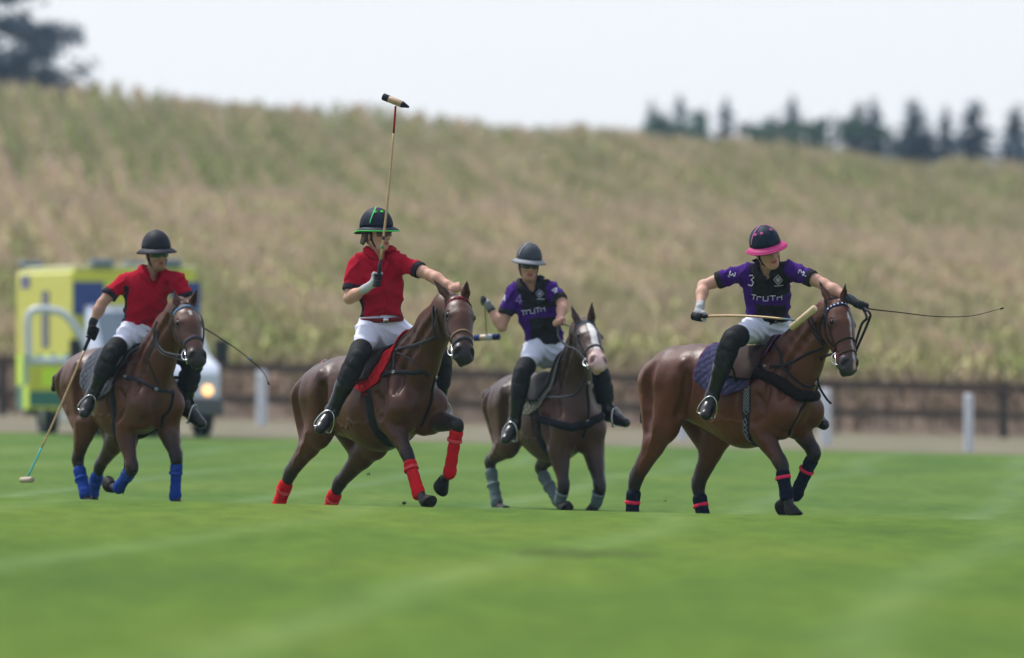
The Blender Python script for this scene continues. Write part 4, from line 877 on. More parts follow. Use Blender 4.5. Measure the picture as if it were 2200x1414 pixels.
        if m.V: m.build(nm, cloth, shirt)
    # ---- breeches
    bf = Field(); wc = np.array(r.get('breeches', WHITE))
    bf.add(pel, hem, .16*wd, .14*wd, n=tf, f=.68, ca=wc, k=.03)
    for s in ('R', 'L'):
        hp, kn = J[s+'hp'], J[s+'kn']; bf.add(hp, kn, .105, .066, ca=wc, k=.05); bf.add(lerp(hp, pel, .5)-tf*.06, hp-tf*.04, .12, .1, ca=wc, k=.04)
    Vb, Qb, cb, _ = bf.mesh(.010, .02); Gb = bf.vnorm(Vb, Qb); Vb = Vb+Gb*(.003*n3(Vb, 16, 5)+.007*(1-2*np.abs(np.sin(Vb@np.array([22, 9, 34.])+3*n3(Vb, 5)))**.7))[:, None]
    obj('breeches', Vb, Qb, stretchy, root, col=cb)
    if r.get('belt'):
        m = MB(); ring = []; c = hem-chv*.02
        for q in np.linspace(0, 2*math.pi, 33): ring.append(c+tr*math.cos(q)*.162*wd+tf*math.sin(q)*.122*wd)
        m.ribbon(ring, [p-c for p in ring], .035, .006, r['belt']); m.build('belt', leather, root); bk = MB(); p = c+tf*.13*wd; bk.box(p, (.02, .004, .019), [tr, tf, chv]); bk.build('buckle', metal, root)
    # ---- knee guards and boots
    for s in ('R', 'L'):
        hp, kn, an, to = [J[s+k] for k in ('hp', 'kn', 'an', 'to')]; dn = nrm(an-kn); fr = nrm(nrm(to-an)-dn*np.dot(nrm(to-an), dn)); th = nrm(kn-hp)
        kf = Field(); g = np.array([.014, .014, .016])
        kf.add(lerp(kn, hp, .28), lerp(kn, hp, .1), .088, .082, ca=g, k=.006); kf.add(kn-th*.01, kn+dn*.05, .078, .080, ca=g, k=.012); kf.add(kn+fr*.032-dn*.01, kn+fr*.036+dn*.05, .058, .056, ca=g*1.5, k=.004); kf.add(kn+fr*.075+dn*.01, kn+fr*.077+dn*.04, .028, .028, ca=g*2.4, k=.003)
        kf.add(kn+dn*.10, kn+dn*.20, .082, .074, ca=g, k=.006); kf.add(kn+dn*.115+fr*.035, kn+dn*.135+fr*.035, .060, .058, ca=g*1.8, k=.003); kf.add(kn+dn*.19+fr*.03, kn+dn*.21+fr*.025, .054, .052, ca=g*1.8, k=.003)
        for t in (.02, .12, .19): kf.add(kn+dn*t-fr*.055, kn+dn*(t+.02)-fr*.05, .05, .05, ca=g, k=.004)
        Vk, Qk, ck, _ = kf.mesh(.009, .006); obj('knee_guard', Vk, Qk, leather, root, col=ck)
        bo = Field(); bc = np.array(r.get('boot', (.009, .009, .010)))
        bo.add(kn+dn*.08, lerp(kn, an, .55), .064, .064, ca=bc, k=.02); bo.add(lerp(kn, an, .5), an, .064, .050, ca=bc, k=.03)
        ft = nrm(to-an); sole = nrm(dn-ft*np.dot(dn, ft)); heel = an+dn*.055-fr*.03
        bo.add(an, heel, .048, .040, ca=bc, k=.03); bo.add(an+dn*.02, lerp(an, to, .6)+dn*.01, .048, .048, ca=bc, k=.03); bo.add(heel+dn*.005, to, .040, .036, ca=bc, k=.03); bo.add(lerp(heel, to, .6), to, .052, .040, ca=bc, k=.02)
        Vo, Qo, co, _ = bo.mesh(.009, .01); Vo = Vo+bo.vnorm(Vo, Qo)*(.0025*np.sin((Vo@dn)*110+2*n3(Vo, 9))*np.exp(-((Vo-an)**2).sum(1)/.01))[:, None]
        boot = obj('boot', Vo, Qo, shiny, root, col=co)
        # stirrup belongs to the saddle
        c = lerp(heel, to, .55)+dn*.0; sm = MB(); sd_ = nrm(np.cross(fr, dn)); arch = []
        tread = c+dn*.045
        for q in np.linspace(0, math.pi, 15): arch.append(tread+sd_*math.cos(q)*.072-dn*math.sin(q)*.15-fr*.0)
        arch = [tread+sd_*.066+fr*.0]+arch+[tread-sd_*.066]; sm.tube(arch, .0065, 6); sm.box(tread+dn*.004, (.062, .022, .005), [sd_, fr, dn]); st_ = sm.build('stirrup', metal, h['saddle'])
        lm = MB(); top = tread-dn*.14; end = lerp(kn, hp, .35)-nrm(to-an)*.0; lat = h['L']*(1 if s == 'R' else -1)
        pth = spline([top, lerp(top, end, .5)+lat*.045, h['T'](.72, -.27 if s == 'R' else .27, .05)], 5); lm.ribbon(list(pth), [-lat]*len(pth), .026, .005, DK); lm.build('stirrup_leather', leather, h['saddle'])
    r.update(Jw=J, root=root, y0=y0, Q_=Q_)
    return r
def glyph(ch, x, y, w, h_, rot=0, shear=0):
    S_ = {'T': [[(0, 0), (1, 0)], [(.5, 0), (.5, 1)]], 'G': [[(0, 1), (0, .1), (1, .1)]], 'U': [[(0, 0), (0, 1), (1, 1), (1, 0)]], 'H': [[(.05, 1), (.05, .35), (1, .35)], [(1, 0), (1, 1)], [(.05, .35), (.05, .5)]],
          '3': [[(.1, .05), (.8, 0), (.95, .22), (.5, .45), (.95, .7), (.8, 1), (.1, .95)]], '4': [[(.7, 1), (.7, 0), (0, .7), (1, .7)]], '-': [[(0, .5), (1, .5)]],
          'D': [[(.5, 0), (1, .5), (.5, 1), (0, .5), (.5, 0)], [(.25, .32), (.75, .32)], [(.5, .3), (.5, .85)], [(.25, .45), (.42, .45), (.42, .68), (.25, .5)], [(.75, .45), (.58, .45), (.58, .68), (.75, .5)]]}
    out = []
    ca, sa = math.cos(rad(rot)), math.sin(rad(rot))
    for st in S_[ch]: out.append([(x+(px_*w)*ca-(py_*h_)*sa, y+(px_*w)*sa+(py_*h_)*ca) for px_, py_ in st])
    return out
# ------------------------------------------------------------------ the four ponies
BAY = ((.060, .0245, .0135), (.012, .0095, .0095), (.03, .016, .012))
h4 = make_horse(dict(D=86.35, th=42, P=(1478, 815), S=(1672, 842), belly=.345, cols=((.088, .028, .013), BAY[1], BAY[2]), label='bright bay horse with navy and pink leg wraps and a thin white face stripe',
    RH=((1427, 912), (1364, 1035), (1359, 1112), (1366, 1142)), LH=((1543, 928, .14), (1499, 1045, .14), (1514, 1115, .14), (1524, 1145, .14)),
    RF=((1626, 912), (1680, 998), (1691, 1064), (1700, 1106)), LF=((1705, 900), (1751, 975), (1712, 1062), (1672, 1090)),
    neck=((1712, 775, 0, .225), (1748, 718, 0, .17), (1782, 680, 0, .13)), poll=(1806, 645, 0), muz=(1833, 797), yaw=36, muzc=(.035, .03, .032), ears=((1758, 601, -.02), (1817, 609, .05)),
    marks=[(.12, .18, .004, .013, .012, (.5, .48, .47)), (.18, .30, .010, .003, .014, (.42, .40, .40)), (.30, .50, .003, .008, .016, (.40, .37, .37)), (.5, .57, .010, .014, .022, (.38, .22, .21))],
    wrap=((.006, .009, .022), (.75, .03, .10)), stripe=.38, tail=((1402, 800, 0), (1385, 850, 0), (1384, 905, 0)), lc=(.022, .02, .022), browc=(.012, .02, .075), browdots=(.6, .62, .68), nose=((.33, .016, (.03, .022, .02)), (.43, .016, (.06, .035, .022))), cheekpad=(.28, .02, .05),
    pad=(.27, .88), padl=1.5, padc=(.045, .045, .10), pade=(.10, .03, .09), sadc=(.026, .012, .009), girth=(.02, .02, .024), girthpat=True,
    straps=[('sheepskin_breastplate', [(1606, 797), (1640, 806), (1680, 825), (1712, 848), (1742, 852), (1756, 838)], .05, (.012, .008, .007), .048),
            ('breast_strap', [(1598, 786), (1640, 786), (1690, 783), (1735, 760), (1770, 747)], .022, (.02, .02, .022), .005),
            ('martingale', [(1674, 722), (1671, 750), (1680, 785), (1705, 812), (1735, 832), (1752, 826)], .02, (.018, .017, .018), .005),
            ('martingale', [(1740, 840), (1728, 870), (1708, 905), (1695, 935)], .022, (.014, .013, .014), .005),
            ('neck_strap', [(1662, 730), (1648, 750), (1643, 787)], .016, (.03, .03, .032), .005)]))
h2 = make_horse(dict(D=86.4, th=56, P=(722, 846), S=(866, 838), belly=.34, cols=((.070, .025, .013), BAY[1], (.022, .013, .011)), label='dark bay horse with bright red leg wraps and a red browband, rearing into a gallop',
    RH=((686, 924), (622, 1020), (598, 1090), (604, 1104)), LH=((806, 948, .14), (727, 1042, .14), (703, 1110, .14), (712, 1124, .14)),
    RF=((838, 900), (877, 980), (900, 1058), (918, 1084)), LF=((925, 900), (984, 912), (967, 1014), (944, 1044)),
    neck=((898, 772, 0, .22), (930, 710, 0, .165), (958, 665, 0, .125)), poll=(987, 634, 0), muz=(1001, 770), yaw=18, muzc=(.02, .018, .02), ears=((931, 600, -.02), (1004, 602, .04)),
    wrap=((.50, .010, .016), (.60, .06, .07)), stripe=.30, tail=((718, 786, 0), (704, 782, 0), (692, 788, 0)), tailband=(.5, .12, .16), lc=(.045, .045, .052), browc=(.16, .012, .02), browdots=(.05, .01, .012), nose=((.35, .014, (.22, .15, .10)), (.42, .03, (.04, .042, .05))),
    pad=(.6, .99), padl=1.4, padc=(.42, .012, .016), pade=(.35, .01, .015), sadc=(.028, .018, .016), girth=(.02, .022, .026),
    straps=[('breast_strap', [(806, 812), (840, 800), (880, 801), (920, 808), (948, 808)], .034, (.022, .022, .027), .006),
            ('martingale', [(936, 808), (928, 850), (915, 890), (905, 915)], .026, (.014, .013, .015), .006),
            ('neck_strap', [(872, 718), (852, 745), (846, 775), (845, 800)], .016, (.05, .05, .055), .005)]))
h1 = make_horse(dict(D=94.4, th=60, P=(203, 818), S=(313, 832), belly=.35, cols=((.082, .030, .016), BAY[1], BAY[2]), label='brown horse with royal blue leg wraps and a small white star on its forehead',
    RH=((186, 905), (166, 990), (184, 1060), (192, 1088)), LH=((262, 925, .13), (214, 1003, .13), (199, 1064, .13), (206, 1090, .13)),
    RF=((266, 915), (285, 1008), (256, 1048), (232, 1047)), LF=((358, 915), (380, 985), (377, 1066), (382, 1092)),
    neck=((340, 765, 0, .205), (362, 712, 0, .155), (384, 672, 0, .12)), poll=(398, 652, 0), muz=(431, 778), yaw=24, muzc=(.02, .018, .02), ears=((375, 622, -.02), (424, 620, .04)),
    marks=[(.1, .15, .014, .008, .0, (.45, .42, .42))],
    wrap=((.012, .045, .26), (.02, .06, .32)), stripe=.35, tail=((135, 800, 0), (124, 815, 0), (117, 835, 0)), lc=(.03, .03, .034), browc=(.12, .15, .19), browdots=(.06, .2, .5), nose=((.36, .036, (.045, .04, .055)),),
    pad=(.26, .88), padc=(.075, .08, .10), pade=(.12, .13, .15), sadc=(.018, .017, .020), girth=(.018, .019, .022),
    straps=[('breast_strap', [(264, 808), (300, 818), (340, 838), (370, 842), (396, 838)], .034, (.03, .03, .038), .006),
            ('martingale', [(372, 840), (364, 880), (348, 915), (332, 940)], .026, (.014, .013, .015), .006),
            ('neck_strap', [(330, 740), (318, 765), (328, 800), (342, 835)], .016, (.03, .03, .034), .005)]))
h3 = make_horse(dict(D=97.4, th=62, P=(1118, 868), S=(1222, 885), belly=.34, cols=((.056, .025, .018), (.012, .011, .013), (.022, .015, .014)), label='dark brown horse with grey leg wraps, a broad white blaze and a pink nose',
    RH=((1092, 950), (1052, 993), (1068, 1080), (1078, 1100)), LH=((1186, 962, .13), (1160, 1008, .13), (1198, 1072, .13), (1210, 1092, .13)),
    RF=((1200, 962), (1212, 1048), (1203, 1078), (1212, 1094)), LF=((1272, 958), (1290, 1050), (1282, 1080), (1272, 1094)),
    neck=((1232, 815, 0, .205), (1243, 757, -.05, .155), (1250, 715, -.1, .12)), poll=(1259, 690, -.12), muz=(1291, 782), yaw=20, muzc=(.40, .24, .23), ears=((1227, 655, -.02), (1272, 649, .04)),
    marks=[(.06, .14, .012, .03, .0, (.62, .6, .6)), (.14, .42, .03, .026, .0, (.62, .6, .6)), (.42, .6, .03, .05, .0, (.48, .33, .32))],
    wrap=((.10, .135, .14), (.16, .20, .21)), stripe=.35, tail=((1058, 838, 0), (1048, 850, 0), (1045, 862, 0)), lc=(.03, .032, .038), browc=(.05, .065, .09), nose=((.37, .022, (.04, .04, .045)),),
    pad=(.42, .94), padl=1.45, padc=(.13, .135, .105), pade=(.15, .15, .13), sadc=(.018, .017, .018), girth=(.018, .018, .02),
    straps=[('fleece_breastplate', [(1152, 898), (1185, 908), (1225, 918), (1262, 912), (1290, 897), (1302, 885)], .05, (.010, .010, .014), .036),
            ('martingale', [(1262, 825), (1264, 860), (1262, 905), (1252, 940)], .026, (.012, .012, .014), .006)]))
# ------------------------------------------------------------------ riders
def red_fn(V, col, tag, loc):
    dark = np.array([.018, .015, .022]); side = (np.abs(loc[:, 2]) < .045) & (np.abs(loc[:, 0]) > .115) & (tag == 1) & (loc[:, 1] < .72)
    col = col.copy(); col[side] = dark; return col*(1+.10*n3(V, 9)[:, None])
def purple_fn(V, col, tag, loc):
    blk = np.array([.016, .015, .017])*(1+.5*np.clip(n3(V, 55), -1, 1))[:, None]; pur = np.array([.045, .010, .145])
    col = np.where((tag == 3)[:, None], col, pur[None]); x, z = np.abs(loc[:, 0]), loc[:, 1]
    wv = np.where(z > .5, .142, .122)+.008*np.sin(z*14)
    pan = (tag == 1) & (x < wv) & (loc[:, 2] > -.02) & ((z > .57) | (z < .42+loc[:, 0]*-.35)); col[pan] = blk[pan]; return col
GL_W = ((.45, .46, .48), (.02, .02, .024), (.42, .43, .45)); GL_B = ((.016, .016, .018), (.016, .016, .018), (.03, .03, .034))
RED = (.34, .004, .020); CUF = (.022, .018, .026)
navy = dict(dome=(.010, .014, .03), brim=(.012, .015, .032), edge=(.03, .42, .06), stripe=(.10, .62, .20), stripe_at=(-1.25,), vent=(.08, .70, .06), vents=[(-.95, .85), (-.35, .88), (.5, .85)], bw=.036)
r2 = make_rider(dict(horse=h2, label='rider in red shirt and red belt holding a mallet upright, green-edged helmet', skin=(.50, .27, .20), hair=(.05, .025, .015), head=(46, 2, 2), tyaw=14, hemoff=-.02, longhair=True, width=1.0,
    J=dict(pelvis=(820, 712, 0), hem=(820, 680, .02), neck=(815, 545, .05), head=(811, 504, .08), Rsh=(764, 566, .05), Lsh=(857, 560, .1), Rel=(751, 641, .12), Rwr=(786, 620, .32), Rha=(812, 602, .36), Rg=(815, 570, .36),
           Lel=(925, 592, .30), Lwr=(962, 611, .42), Lha=(978, 622, .46), Lg=(990, 618, .46), Rhp=(795, 712, .06), Rkn=(768, 768, .38), Ran=(714, 882, .30), Rto=(688, 922, .42), Lhp=(848, 712, -.04), Lkn=(950, 765, .05), Lan=(945, 865, .0), Lto=(962, 900, .12)),
    glove=dict(R=GL_W), shirt=(RED, CUF), sleeve=dict(R=.62, L=.55), shirtfn=red_fn, collar=RED, helmet=navy, glasses=(.09, .02, .012), belt=(.14, .012, .014), breeches=(.62, .64, .78),
    decals=[('chest_badge', glyph('D', 832, 552, 14, 15), .003, (.20, .005, .015))]))
r1 = make_rider(dict(horse=h1, label='rider in red shirt, plain black helmet and green sunglasses, mallet lowered to the grass', skin=(.36, .20, .14), hair=(.02, .014, .012), head=(22, 4, 3), tyaw=14, beard=.55, width=1.0,
    J=dict(pelvis=(303, 718, 0), hem=(303, 694, .02), neck=(327, 590, .12), head=(337, 548, .18), Rsh=(264, 602, .08), Lsh=(384, 599, .16), Rel=(219, 652, .15), Rwr=(199, 694, .2), Rha=(196, 716, .22), Rg=(205, 690, .22),
           Lel=(403, 650, .2), Lwr=(378, 668, .42), Lha=(364, 664, .46), Lg=(376, 650, .5), Rhp=(280, 720, .1), Rkn=(240, 756, .42), Ran=(200, 846, .32), Rto=(181, 888, .42), Lhp=(330, 720, -.05), Lkn=(413, 778, .1), Lan=(400, 866, .06), Lto=(433, 910, .12)),
    glove=dict(R=GL_B, L=GL_B), shirt=(RED, CUF), sleeve=dict(R=.52, L=.62), shirtfn=red_fn, collar=RED, helmet=dict(dome=(.016, .017, .026), brim=(.018, .019, .028), edge=(.02, .021, .03), bw=.042, s=1.02), glasses=(.005, .07, .025), breeches=(.62, .64, .78),
    decals=[('chest_badge', glyph('D', 350, 600, 13, 14), .003, (.20, .005, .015))]))
r4 = make_rider(dict(horse=h4, label='rider in purple and black shirt numbered 3, arms spread wide, pink-brimmed helmet', skin=(.48, .27, .20), hair=(.02, .014, .012), head=(20, 9, 17), tyaw=8, hemoff=-.012, width=1.0,
    J=dict(pelvis=(1648, 706, 0), hem=(1652, 688, .04), neck=(1646, 580, .20), head=(1649, 541, .30), Rsh=(1600, 583, .18), Lsh=(1699, 577, .26), Rel=(1511, 614, .12), Rwr=(1504, 660, .32), Rha=(1499, 681, .36), Rg=(1528, 686, .44),
           Lel=(1770, 611, .40), Lwr=(1830, 645, .58), Lha=(1851, 658, .64), Lg=(1875, 664, .6), Rhp=(1622, 708, .12), Rkn=(1572, 728, .44), Ran=(1530, 852, .32), Rto=(1516, 892, .42), Lhp=(1675, 712, -.05), Lkn=(1738, 772, .0), Lan=(1738, 872, -.02), Lto=(1770, 912, .1)),
    glove=dict(R=((.42, .43, .45), (.016, .016, .018), (.4, .4, .42)), L=((.02, .024, .026), (.02, .024, .026), (.05, .06, .08))), shirt=((.045, .010, .145), (.02, .02, .022)), sleeve=dict(R=.52, L=.52), shirtfn=purple_fn, collar=(.022, .02, .026), helmet=dict(dome=(.008, .018, .036), brim=(.40, .035, .15), edge=(.50, .04, .20), stripe=(.60, .16, .42), stripe_at=(-1.45, 1.5), vent=(.65, .12, .35), vents=[(-1.0, .75), (-.45, .8), (.5, .85)], bw=.040), breeches=(.62, .64, .78),
    decals=[('number', glyph('3', 1608, 591, 12, 22, 4), .0042, (.62, .6, .72)), ('crest', glyph('D', 1662, 591, 19, 20), .002, (.55, .55, .62)), ('crest_lettering', glyph('-', 1663, 612, 20, 3), .003, (.5, .5, .56)),
            ('lettering', glyph('T', 1615, 633, 10, 10, 8)+glyph('G', 1627, 636, 9, 10, 5)+glyph('U', 1640, 636, 10, 10, 2)+glyph('T', 1654, 636, 12, 10, -2)+glyph('H', 1669, 635, 10, 10, -2), .0032, (.62, .6, .72)),
            ('sleeve_number', glyph('3', 1581, 585, 10, 12, 105), .0045, (.62, .6, .72)), ('sleeve_number', glyph('3', 1714, 588, 10, 12, -60), .0045, (.62, .6, .72)), ('sleeve_mark', [[(1564, 592), (1567, 596)], [(1729, 592), (1732, 594)]], .004, (.55, .55, .62))]))
r3 = make_rider(dict(horse=h3, label='rider in a purple and black shirt numbered 4 with dark sunglasses and a grey helmet', skin=(.44, .24, .18), hair=(.03, .018, .014), head=(10, 6, -4), tyaw=6, beard=.7, width=1.02,
    J=dict(pelvis=(1172, 752, 0), hem=(1172, 728, .02), neck=(1141, 612, .1), head=(1136, 572, .16), Rsh=(1102, 624, .06), Lsh=(1184, 619, .14), Rel=(1078, 702, .1), Rwr=(1053, 662, .05), Rha=(1041, 646, .04), Rg=(1042, 680, -.3),
           Lel=(1210, 655, .25), Lwr=(1203, 685, .42), Lha=(1200, 694, .46), Lg=(1212, 690, .5), Rhp=(1150, 756, .08), Rkn=(1122, 800, .38), Ran=(1106, 905, .28), Rto=(1086, 945, .38), Lhp=(1198, 756, -.04), Lkn=(1290, 805, .05), Lan=(1306, 880, .02), Lto=(1344, 908, .12)),
    glove=dict(R=((.30, .31, .34), (.05, .05, .055), (.016, .016, .018)), L=None) if False else dict(R=((.30, .31, .34), (.05, .05, .055), (.016, .016, .018))), shirt=((.045, .010, .145), (.02, .02, .022)), sleeve=dict(R=.52, L=.55), shirtfn=purple_fn, collar=(.022, .02, .026), helmet=dict(dome=(.045, .053, .068), brim=(.20, .21, .24), edge=(.12, .13, .15), stripe=(.35, .36, .40), stripe_at=(-1.1,), bw=.036, s=.96), glasses=(.012, .012, .014), breeches=(.62, .64, .78),
    decals=[('number', glyph('4', 1108, 633, 14, 20), .0045, (.30, .25, .55)), ('crest', glyph('D', 1151, 622, 17, 18), .0028, (.40, .42, .55)), ('crest_lettering', glyph('-', 1153, 641, 17, 3), .004, (.4, .42, .55)),
            ('lettering', glyph('T', 1120, 668, 8, 10, -6)+glyph('G', 1130, 666, 8, 10, -6)+glyph('U', 1139, 664, 9, 10, -6)+glyph('T', 1150, 662, 10, 10, -6)+glyph('H', 1161, 660, 9, 10, -6), .0038, (.5, .5, .66)),
            ('sleeve_number', glyph('4', 1189, 615, 12, 13, 20), .005, (.62, .64, .75)), ('sleeve_number', glyph('4', 1080, 634, 6, 14), .005, (.62, .64, .75))]))
# ------------------------------------------------------------------ mallets, whips and reins
def mallet(r, p0, p1, headc, headdir, hl, hr, cols, label, bow=0, bands=None, taper=False):
    """p0 butt in the hand, p1 where the cane meets the head; cane bends by `bow`"""
    d = nrm(p1-p0); root = thing('mallet', p0, label, 'mallet', 'polo mallets'); perp = nrm(np.cross(d, [0, 1, 0.01]))
    n = 20; pts = [lerp(p0, p1, i/n)+perp*bow*math.sin(math.pi*i/n) for i in range(n+1)]
    g = int(n*.17); m = MB(); m.tube(pts[:g+1], [.017]+[.0155]*(g-1)+[.0125], 10, (.022, .024, .03)); m.build('grip', leather, root)
    a = int(n*cols['cut']); m = MB(); m.tube(pts[g:a+1], [.0098-.003*i/n for i in range(a+1-g)], 8, cols['cane']); m.build('shaft', wood, root)
    if a < n: m = MB(); m.tube(pts[a:], .0082, 8, cols['tip']); m.build('shaft_wrapping', leather, root)
    for t, c in (bands or []): i = t*n; q = lerp(pts[int(i)], pts[int(i)+1], i-int(i)); m = MB(); m.tube([q-d*.012, q+d*.012], .0115, 8, c); m.build('band', leather, root)
    hd_ = nrm(headdir); m = MB(); A_ = headc-hd_*hl/2; B_ = headc+hd_*hl/2
    m.tube([A_, lerp(A_, B_, .02), lerp(A_, B_, .98), B_], [hr*.85, hr, hr, hr*.85], 16, cols['head'])
    if taper:
        V = np.array(m.V); t = (V-A_)@hd_/hl; k = np.clip((t-.72)/.28, 0, 1); V = V-np.outer(np.maximum((V-A_-np.outer((V-A_)@hd_, hd_))@(-d), -1)*0, d); V = V+np.outer(k*hr*.0, d); m.V = [tuple(v) for v in V]
        m = MB(); m.tube([A_, lerp(A_, B_, .02), lerp(A_, B_, .72), B_], [hr*.85, hr, hr, hr*.28], 16, cols['head'])
    hdo = m.build('mallet_head', wood, root)
    for (t0, t1, c) in cols.get('tape', []):
        rr = (lambda t: hr*1.05 if not (taper and t > .72) else hr*1.06*(1-.72*(t-.72)/.28)); ts = np.linspace(t0, t1, 5); m = MB(); m.tube([lerp(A_, B_, t) for t in ts], [rr(t) for t in ts], 16, c); m.build('tape', leather, hdo)
    return root
cane = (.42, .27, .13)
J = r4['Jw']; y = r4['y0']; p1 = W(1716, 689, y-1.05); d0 = nrm(p1-J['Rha'])
mallet(r4, J['Rha']-d0*.05, p1, W(1726, 683, y-1.06), W(1752, 661, y-1.12)-W(1700, 704, y-.98), .27, .026, dict(cane=cane, tip=(.10, .14, .17), cut=.86, head=(.50, .38, .22)), 'polo mallet with a pale bamboo head held level across the rightmost horse', bow=.02)
J = r2['Jw']; y = r2['y0']; p1 = W(850, 228, y-.3); d0 = nrm(p1-J['Rha'])
mallet(r2, J['Rha']-d0*.05, p1, W(851, 219, y-.3), W(881, 231, y-.36)-W(822, 207, y-.26), .225, .026, dict(cane=cane, tip=(.30, .012, .03), cut=.88, head=(.36, .24, .13), tape=[(-.005, .22, (.012, .016, .03)), (.74, 1.01, (.015, .015, .03))]), 'polo mallet raised upright above the riders, black-tipped head against the sky', bow=-.012, bands=[(.27, (.03, .03, .04)), (.22, (.06, .25, .10))], taper=True)
J = r1['Jw']; y = r1['y0']; p1 = W(59, 1026, y-.35); d0 = nrm(p1-J['Rha'])
mallet(r1, J['Rha']-d0*.05, p1, W(58, 1031, y-.35), W(79, 1030, y-.55)-W(38, 1031, y-.15), .24, .024, dict(cane=cane, tip=(.10, .42, .42), cut=.80, head=(.34, .27, .19)), 'polo mallet hanging down to the grass at the left, pale blue end on its cane', bow=.012)
J = r3['Jw']; y = r3['y0']; p1 = W(1045, 718, y+1.15); d0 = nrm(p1-J['Rha'])
mallet(r3, J['Rha']-d0*.05, p1, W(1046, 725, y+1.15), W(1073, 724, y+1.1)-W(1018, 727, y+1.2), .235, .026, dict(cane=cane, tip=cane, cut=1.0, head=(.42, .32, .22), tape=[(-.005, .24, (.012, .035, .14)), (.45, .76, (.36, .36, .40)), (.76, 1.0, (.008, .018, .08))]), 'polo mallet with blue-taped head swung back behind the white-blazed horse and rider')
def whip(r, pts, label, band=None):
    root = thing('whip', pts[0], label, 'whip', 'riding whips'); P_ = spline(pts, 8); n = len(P_); m = MB(); m.tube(P_, [.0065-.0042*i/n for i in range(n)], 6, (.015, .014, .015)); m.build('shaft', leather, root)
    m = MB(); m.tube([P_[-1], P_[-1]+nrm(P_[-1]-P_[-2])*.03], [.007, .008], 6, (.012, .012, .012)); m.build('flap', leather, root)
    if band is not None: q = P_[band]; d = nrm(P_[band+1]-q); m = MB(); m.tube([q-d*.02, q+d*.02], .0095, 8, (.08, .14, .24)); m.build('band', leather, root)
y = r4['y0']-.62; whip(r4, [W(1838, 655, y), W(1870, 664, y), W(1930, 671, y), W(2010, 680, y), W(2085, 679, y-.02), W(2148, 664, y-.03)], 'long thin black whip pointing right from the gloved hand of the purple-shirted rider')
y = r1['y0']-.42; whip(r1, [W(366, 664, y), W(400, 680, y+.2), W(437, 704, y+.2), W(500, 744, y+.15), W(546, 780, y+.1), W(568, 804, y+.1), W(575, 820, y+.1)], 'thin black whip slanting down behind the head of the blue-wrapped horse', 30)
def rein(h, p, pts, w=.02, c=None, nm='rein'):
    P_ = spline(pts, 6); m = MB(); nn = [nrm(np.array([.15, -1, .35])) for _ in P_]; m.ribbon(list(P_), nn, w, .005, c or h['lc']); m.build(nm, leather, h['bridle'])
for r, h in ((r4, h4), (r2, h2), (r1, h1), (r3, h3)):
    b = h['bits']; J = r['Jw']; y = r['y0']; h['sb'] = b
y = h4['bits'][0][1]
rein(h4, 0, [h4['bits'][1], W(1866, 690, y+.05), W(1868, 672, y), r4['Jw']['Lha']]); rein(h4, 0, [h4['bits'][1]+[.0, 0, .02], W(1850, 700, y+.06), W(1862, 683, y+.02), r4['Jw']['Lha']])
def on(h, path, w, c=None, nm='rein', off=.004):
    P_, _ = h['f'].hit(path, h['D']-3.2, off); P_ = h['f'].snap(spline(P_, 5), off); m = MB(); m.ribbon(list(P_), list(h['f'].grad(P_)), w, .005, c or h['lc']); m.build(nm, leather, h['bridle'])
on(h4, [(1740, 668), (1745, 690), (1756, 715), (1768, 733)], .02); on(h4, [(1734, 672), (1741, 702), (1758, 730), (1768, 742)], .016)
rein(h4, 0, [W(1752, 795, y+.35), W(1760, 830, y+.3), W(1775, 856, y+.25), W(1786, 868, y+.2)], .018); rein(h4, 0, [h4['bits'][0]+[.03, 0, -.05], W(1795, 762, y+.1), W(1768, 768, y+.22), W(1757, 785, y+.33), W(1753, 808, y+.4)], .022)
on(h2, [(822, 766), (850, 752), (890, 742), (928, 728), (936, 724)], .024); on(h2, [(846, 742), (870, 765), (900, 790), (925, 804)], .010)
on(h2, [(931, 655), (930, 685), (931, 712), (938, 728)], .018); on(h2, [(937, 662), (940, 690), (946, 715), (950, 728)], .018)
y = h1['bits'][0][1]; rein(h1, 0, [h1['bits'][0], W(378, 762, y+.12), W(352, 755, y+.25), W(338, 735, y+.35), W(340, 705, y+.4), W(352, 680, y+.42), r1['Jw']['Lha']]); rein(h1, 0, [h1['bits'][0]+[0, 0, -.05], W(372, 768, y+.15), W(344, 757, y+.28), W(331, 728, y+.38), W(338, 690, y+.42), r1['Jw']['Lha']], .016)
rein(h1, 0, [h1['bits'][1], W(437, 700, y+.1), W(420, 668, y+.4), r1['Jw']['Lha']], .016)
y = h3['bits'][0][1]; rein(h3, 0, [h3['bits'][0], W(1240, 752, y+.2), W(1216, 742, y+.4), W(1200, 722, y+.5), r3['Jw']['Lha']]); rein(h3, 0, [h3['bits'][0]+[0, 0, -.03], W(1258, 810, y+.25), W(1238, 845, y+.35), W(1205, 853, y+.45), W(1170, 852, y+.7)], .022)
rein(h3, 0, [h3['bits'][1], W(1285, 740, y+.1), W(1240, 708, y+.4), r3['Jw']['Lha']], .016)
for h, pts in ((h4, [(1752, 822), (1643, 787)]), (h2, [(944, 807), (936, 810), (846, 800)]), (h1, [(388, 838), (270, 809), (336, 836)]), (h3, [(1264, 822), (1262, 905)])):
    P_, ok = h['f'].hit(pts, h['D']-3.2, .006)
    for q, k in zip(P_, ok):
        if not k: continue
        n_ = nrm(h['f'].grad(q[None])[0]); u1 = nrm(np.cross(n_, [0, 0, 1])); u2 = np.cross(n_, u1); m = MB(); m.tube([q+n_*.008+(u1*math.cos(a)+u2*math.sin(a))*.0105 for a in np.linspace(0, 2*math.pi, 13)[:-1]], .0035, 6, close=True); m.build('buckle', metal, h['bridle'])
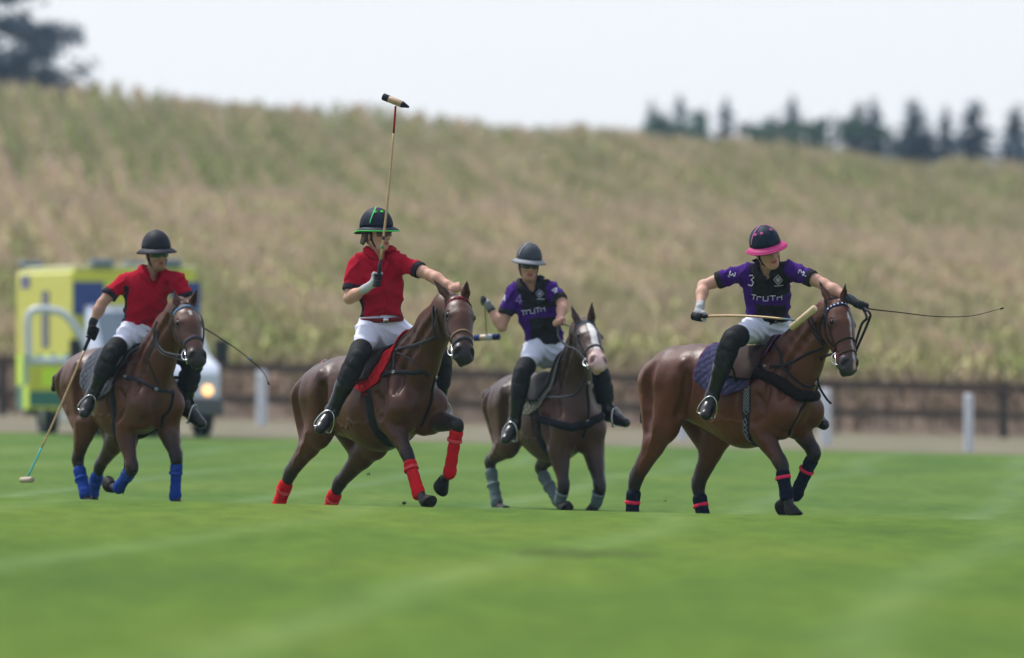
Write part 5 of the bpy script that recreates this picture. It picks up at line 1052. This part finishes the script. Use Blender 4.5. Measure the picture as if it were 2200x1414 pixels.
# divots and thrown turf
dirt = mat('turf_clod', None, .95, bump=1, bscale=40)
for i, (u, v, y, s, lb) in enumerate(((791, 1019, 86, .007, 'dark clod of turf thrown up behind the red-wrapped horse'), (868, 1081, 83, .010, 'scuffed turf lying at the front hoof of the red-wrapped horse'), (1428, 1077, 86, .006, 'tiny crumb of turf in the air beside the rightmost horse'))):
    c = W(u, v, y); fl = Field().add(c, c+np.array([s, 0, s*.4]), s*.6, s*.4, ca=(.03, .03, .015)).add(c-np.array([s*.7, 0, 0]), c, s*.35, ca=(.03, .04, .015)); V, Q, cc, _ = fl.mesh(s*.15); obj('turf_clod', V+n3(V, 60)[:, None]*s*.2, Q, dirt, col=cc, label=lb, cat='turf clod', group='turf thrown up by the hooves')

for (u, y, wx, wy, lb) in ((1245, 59.5, .75, 1.6, 'dull scuffed divot in the blurred foreground grass'), (880, 80.5, .22, .5, 'trodden divot just in front of the red-wrapped front hoof')):
    x = (u-CX)*y/F; n = 40; V = [(x, y, float(zg(x, y))+.018)]; Fq = []
    for k, (rr, hh) in enumerate(((.45, .022), (.8, .012), (1.0, -.004))):
        for q in range(n):
            a = 2*math.pi*q/n; w = rr*(1+.25*math.sin(3*a+1)+.15*math.sin(7*a)+.12*math.sin(13*a+2)); px_, py_ = x+wx*.5*w*math.cos(a), y+wy*.5*w*math.sin(a); V.append((px_, py_, float(zg(px_, py_))+hh+.006*math.sin(5*a+k*2)))
    Fq = [(0, 1+q, 1+(q+1) % n) for q in range(n)]+[(1+k*n+q, 1+(k+1)*n+q, 1+(k+1)*n+(q+1) % n, 1+k*n+(q+1) % n) for k in range(2) for q in range(n)]
    obj('divot', V, Fq, mat('divot_turf', None, 1, spec=.03, bump=1, bscale=30, var=.35, vscale=9), col=np.array([.066, .100, .024]), label=lb, cat='divot')
# ------------------------------------------------------------------ the air between here and the ridge
hb = MB(); hb.box((0, 500, 25), (460, 640, 60)); hz = bpy.data.materials.new('haze_air'); hz.use_nodes = True; hn = hz.node_tree
for n_ in list(hn.nodes):
    if n_.type != 'OUTPUT_MATERIAL': hn.nodes.remove(n_)
pv = hn.nodes.new('ShaderNodeVolumePrincipled'); pv.inputs['Color'].default_value = (.55, .78, 1, 1); pv.inputs['Density'].default_value = .00014; pv.inputs['Anisotropy'].default_value = .2
hn.links.new(pv.outputs[0], hn.nodes['Material Output'].inputs['Volume'])
obj('haze', hb.V, hb.F, hz, kind='stuff', smooth=False, label='pale haze lying over the field and the far ridge', cat='haze')
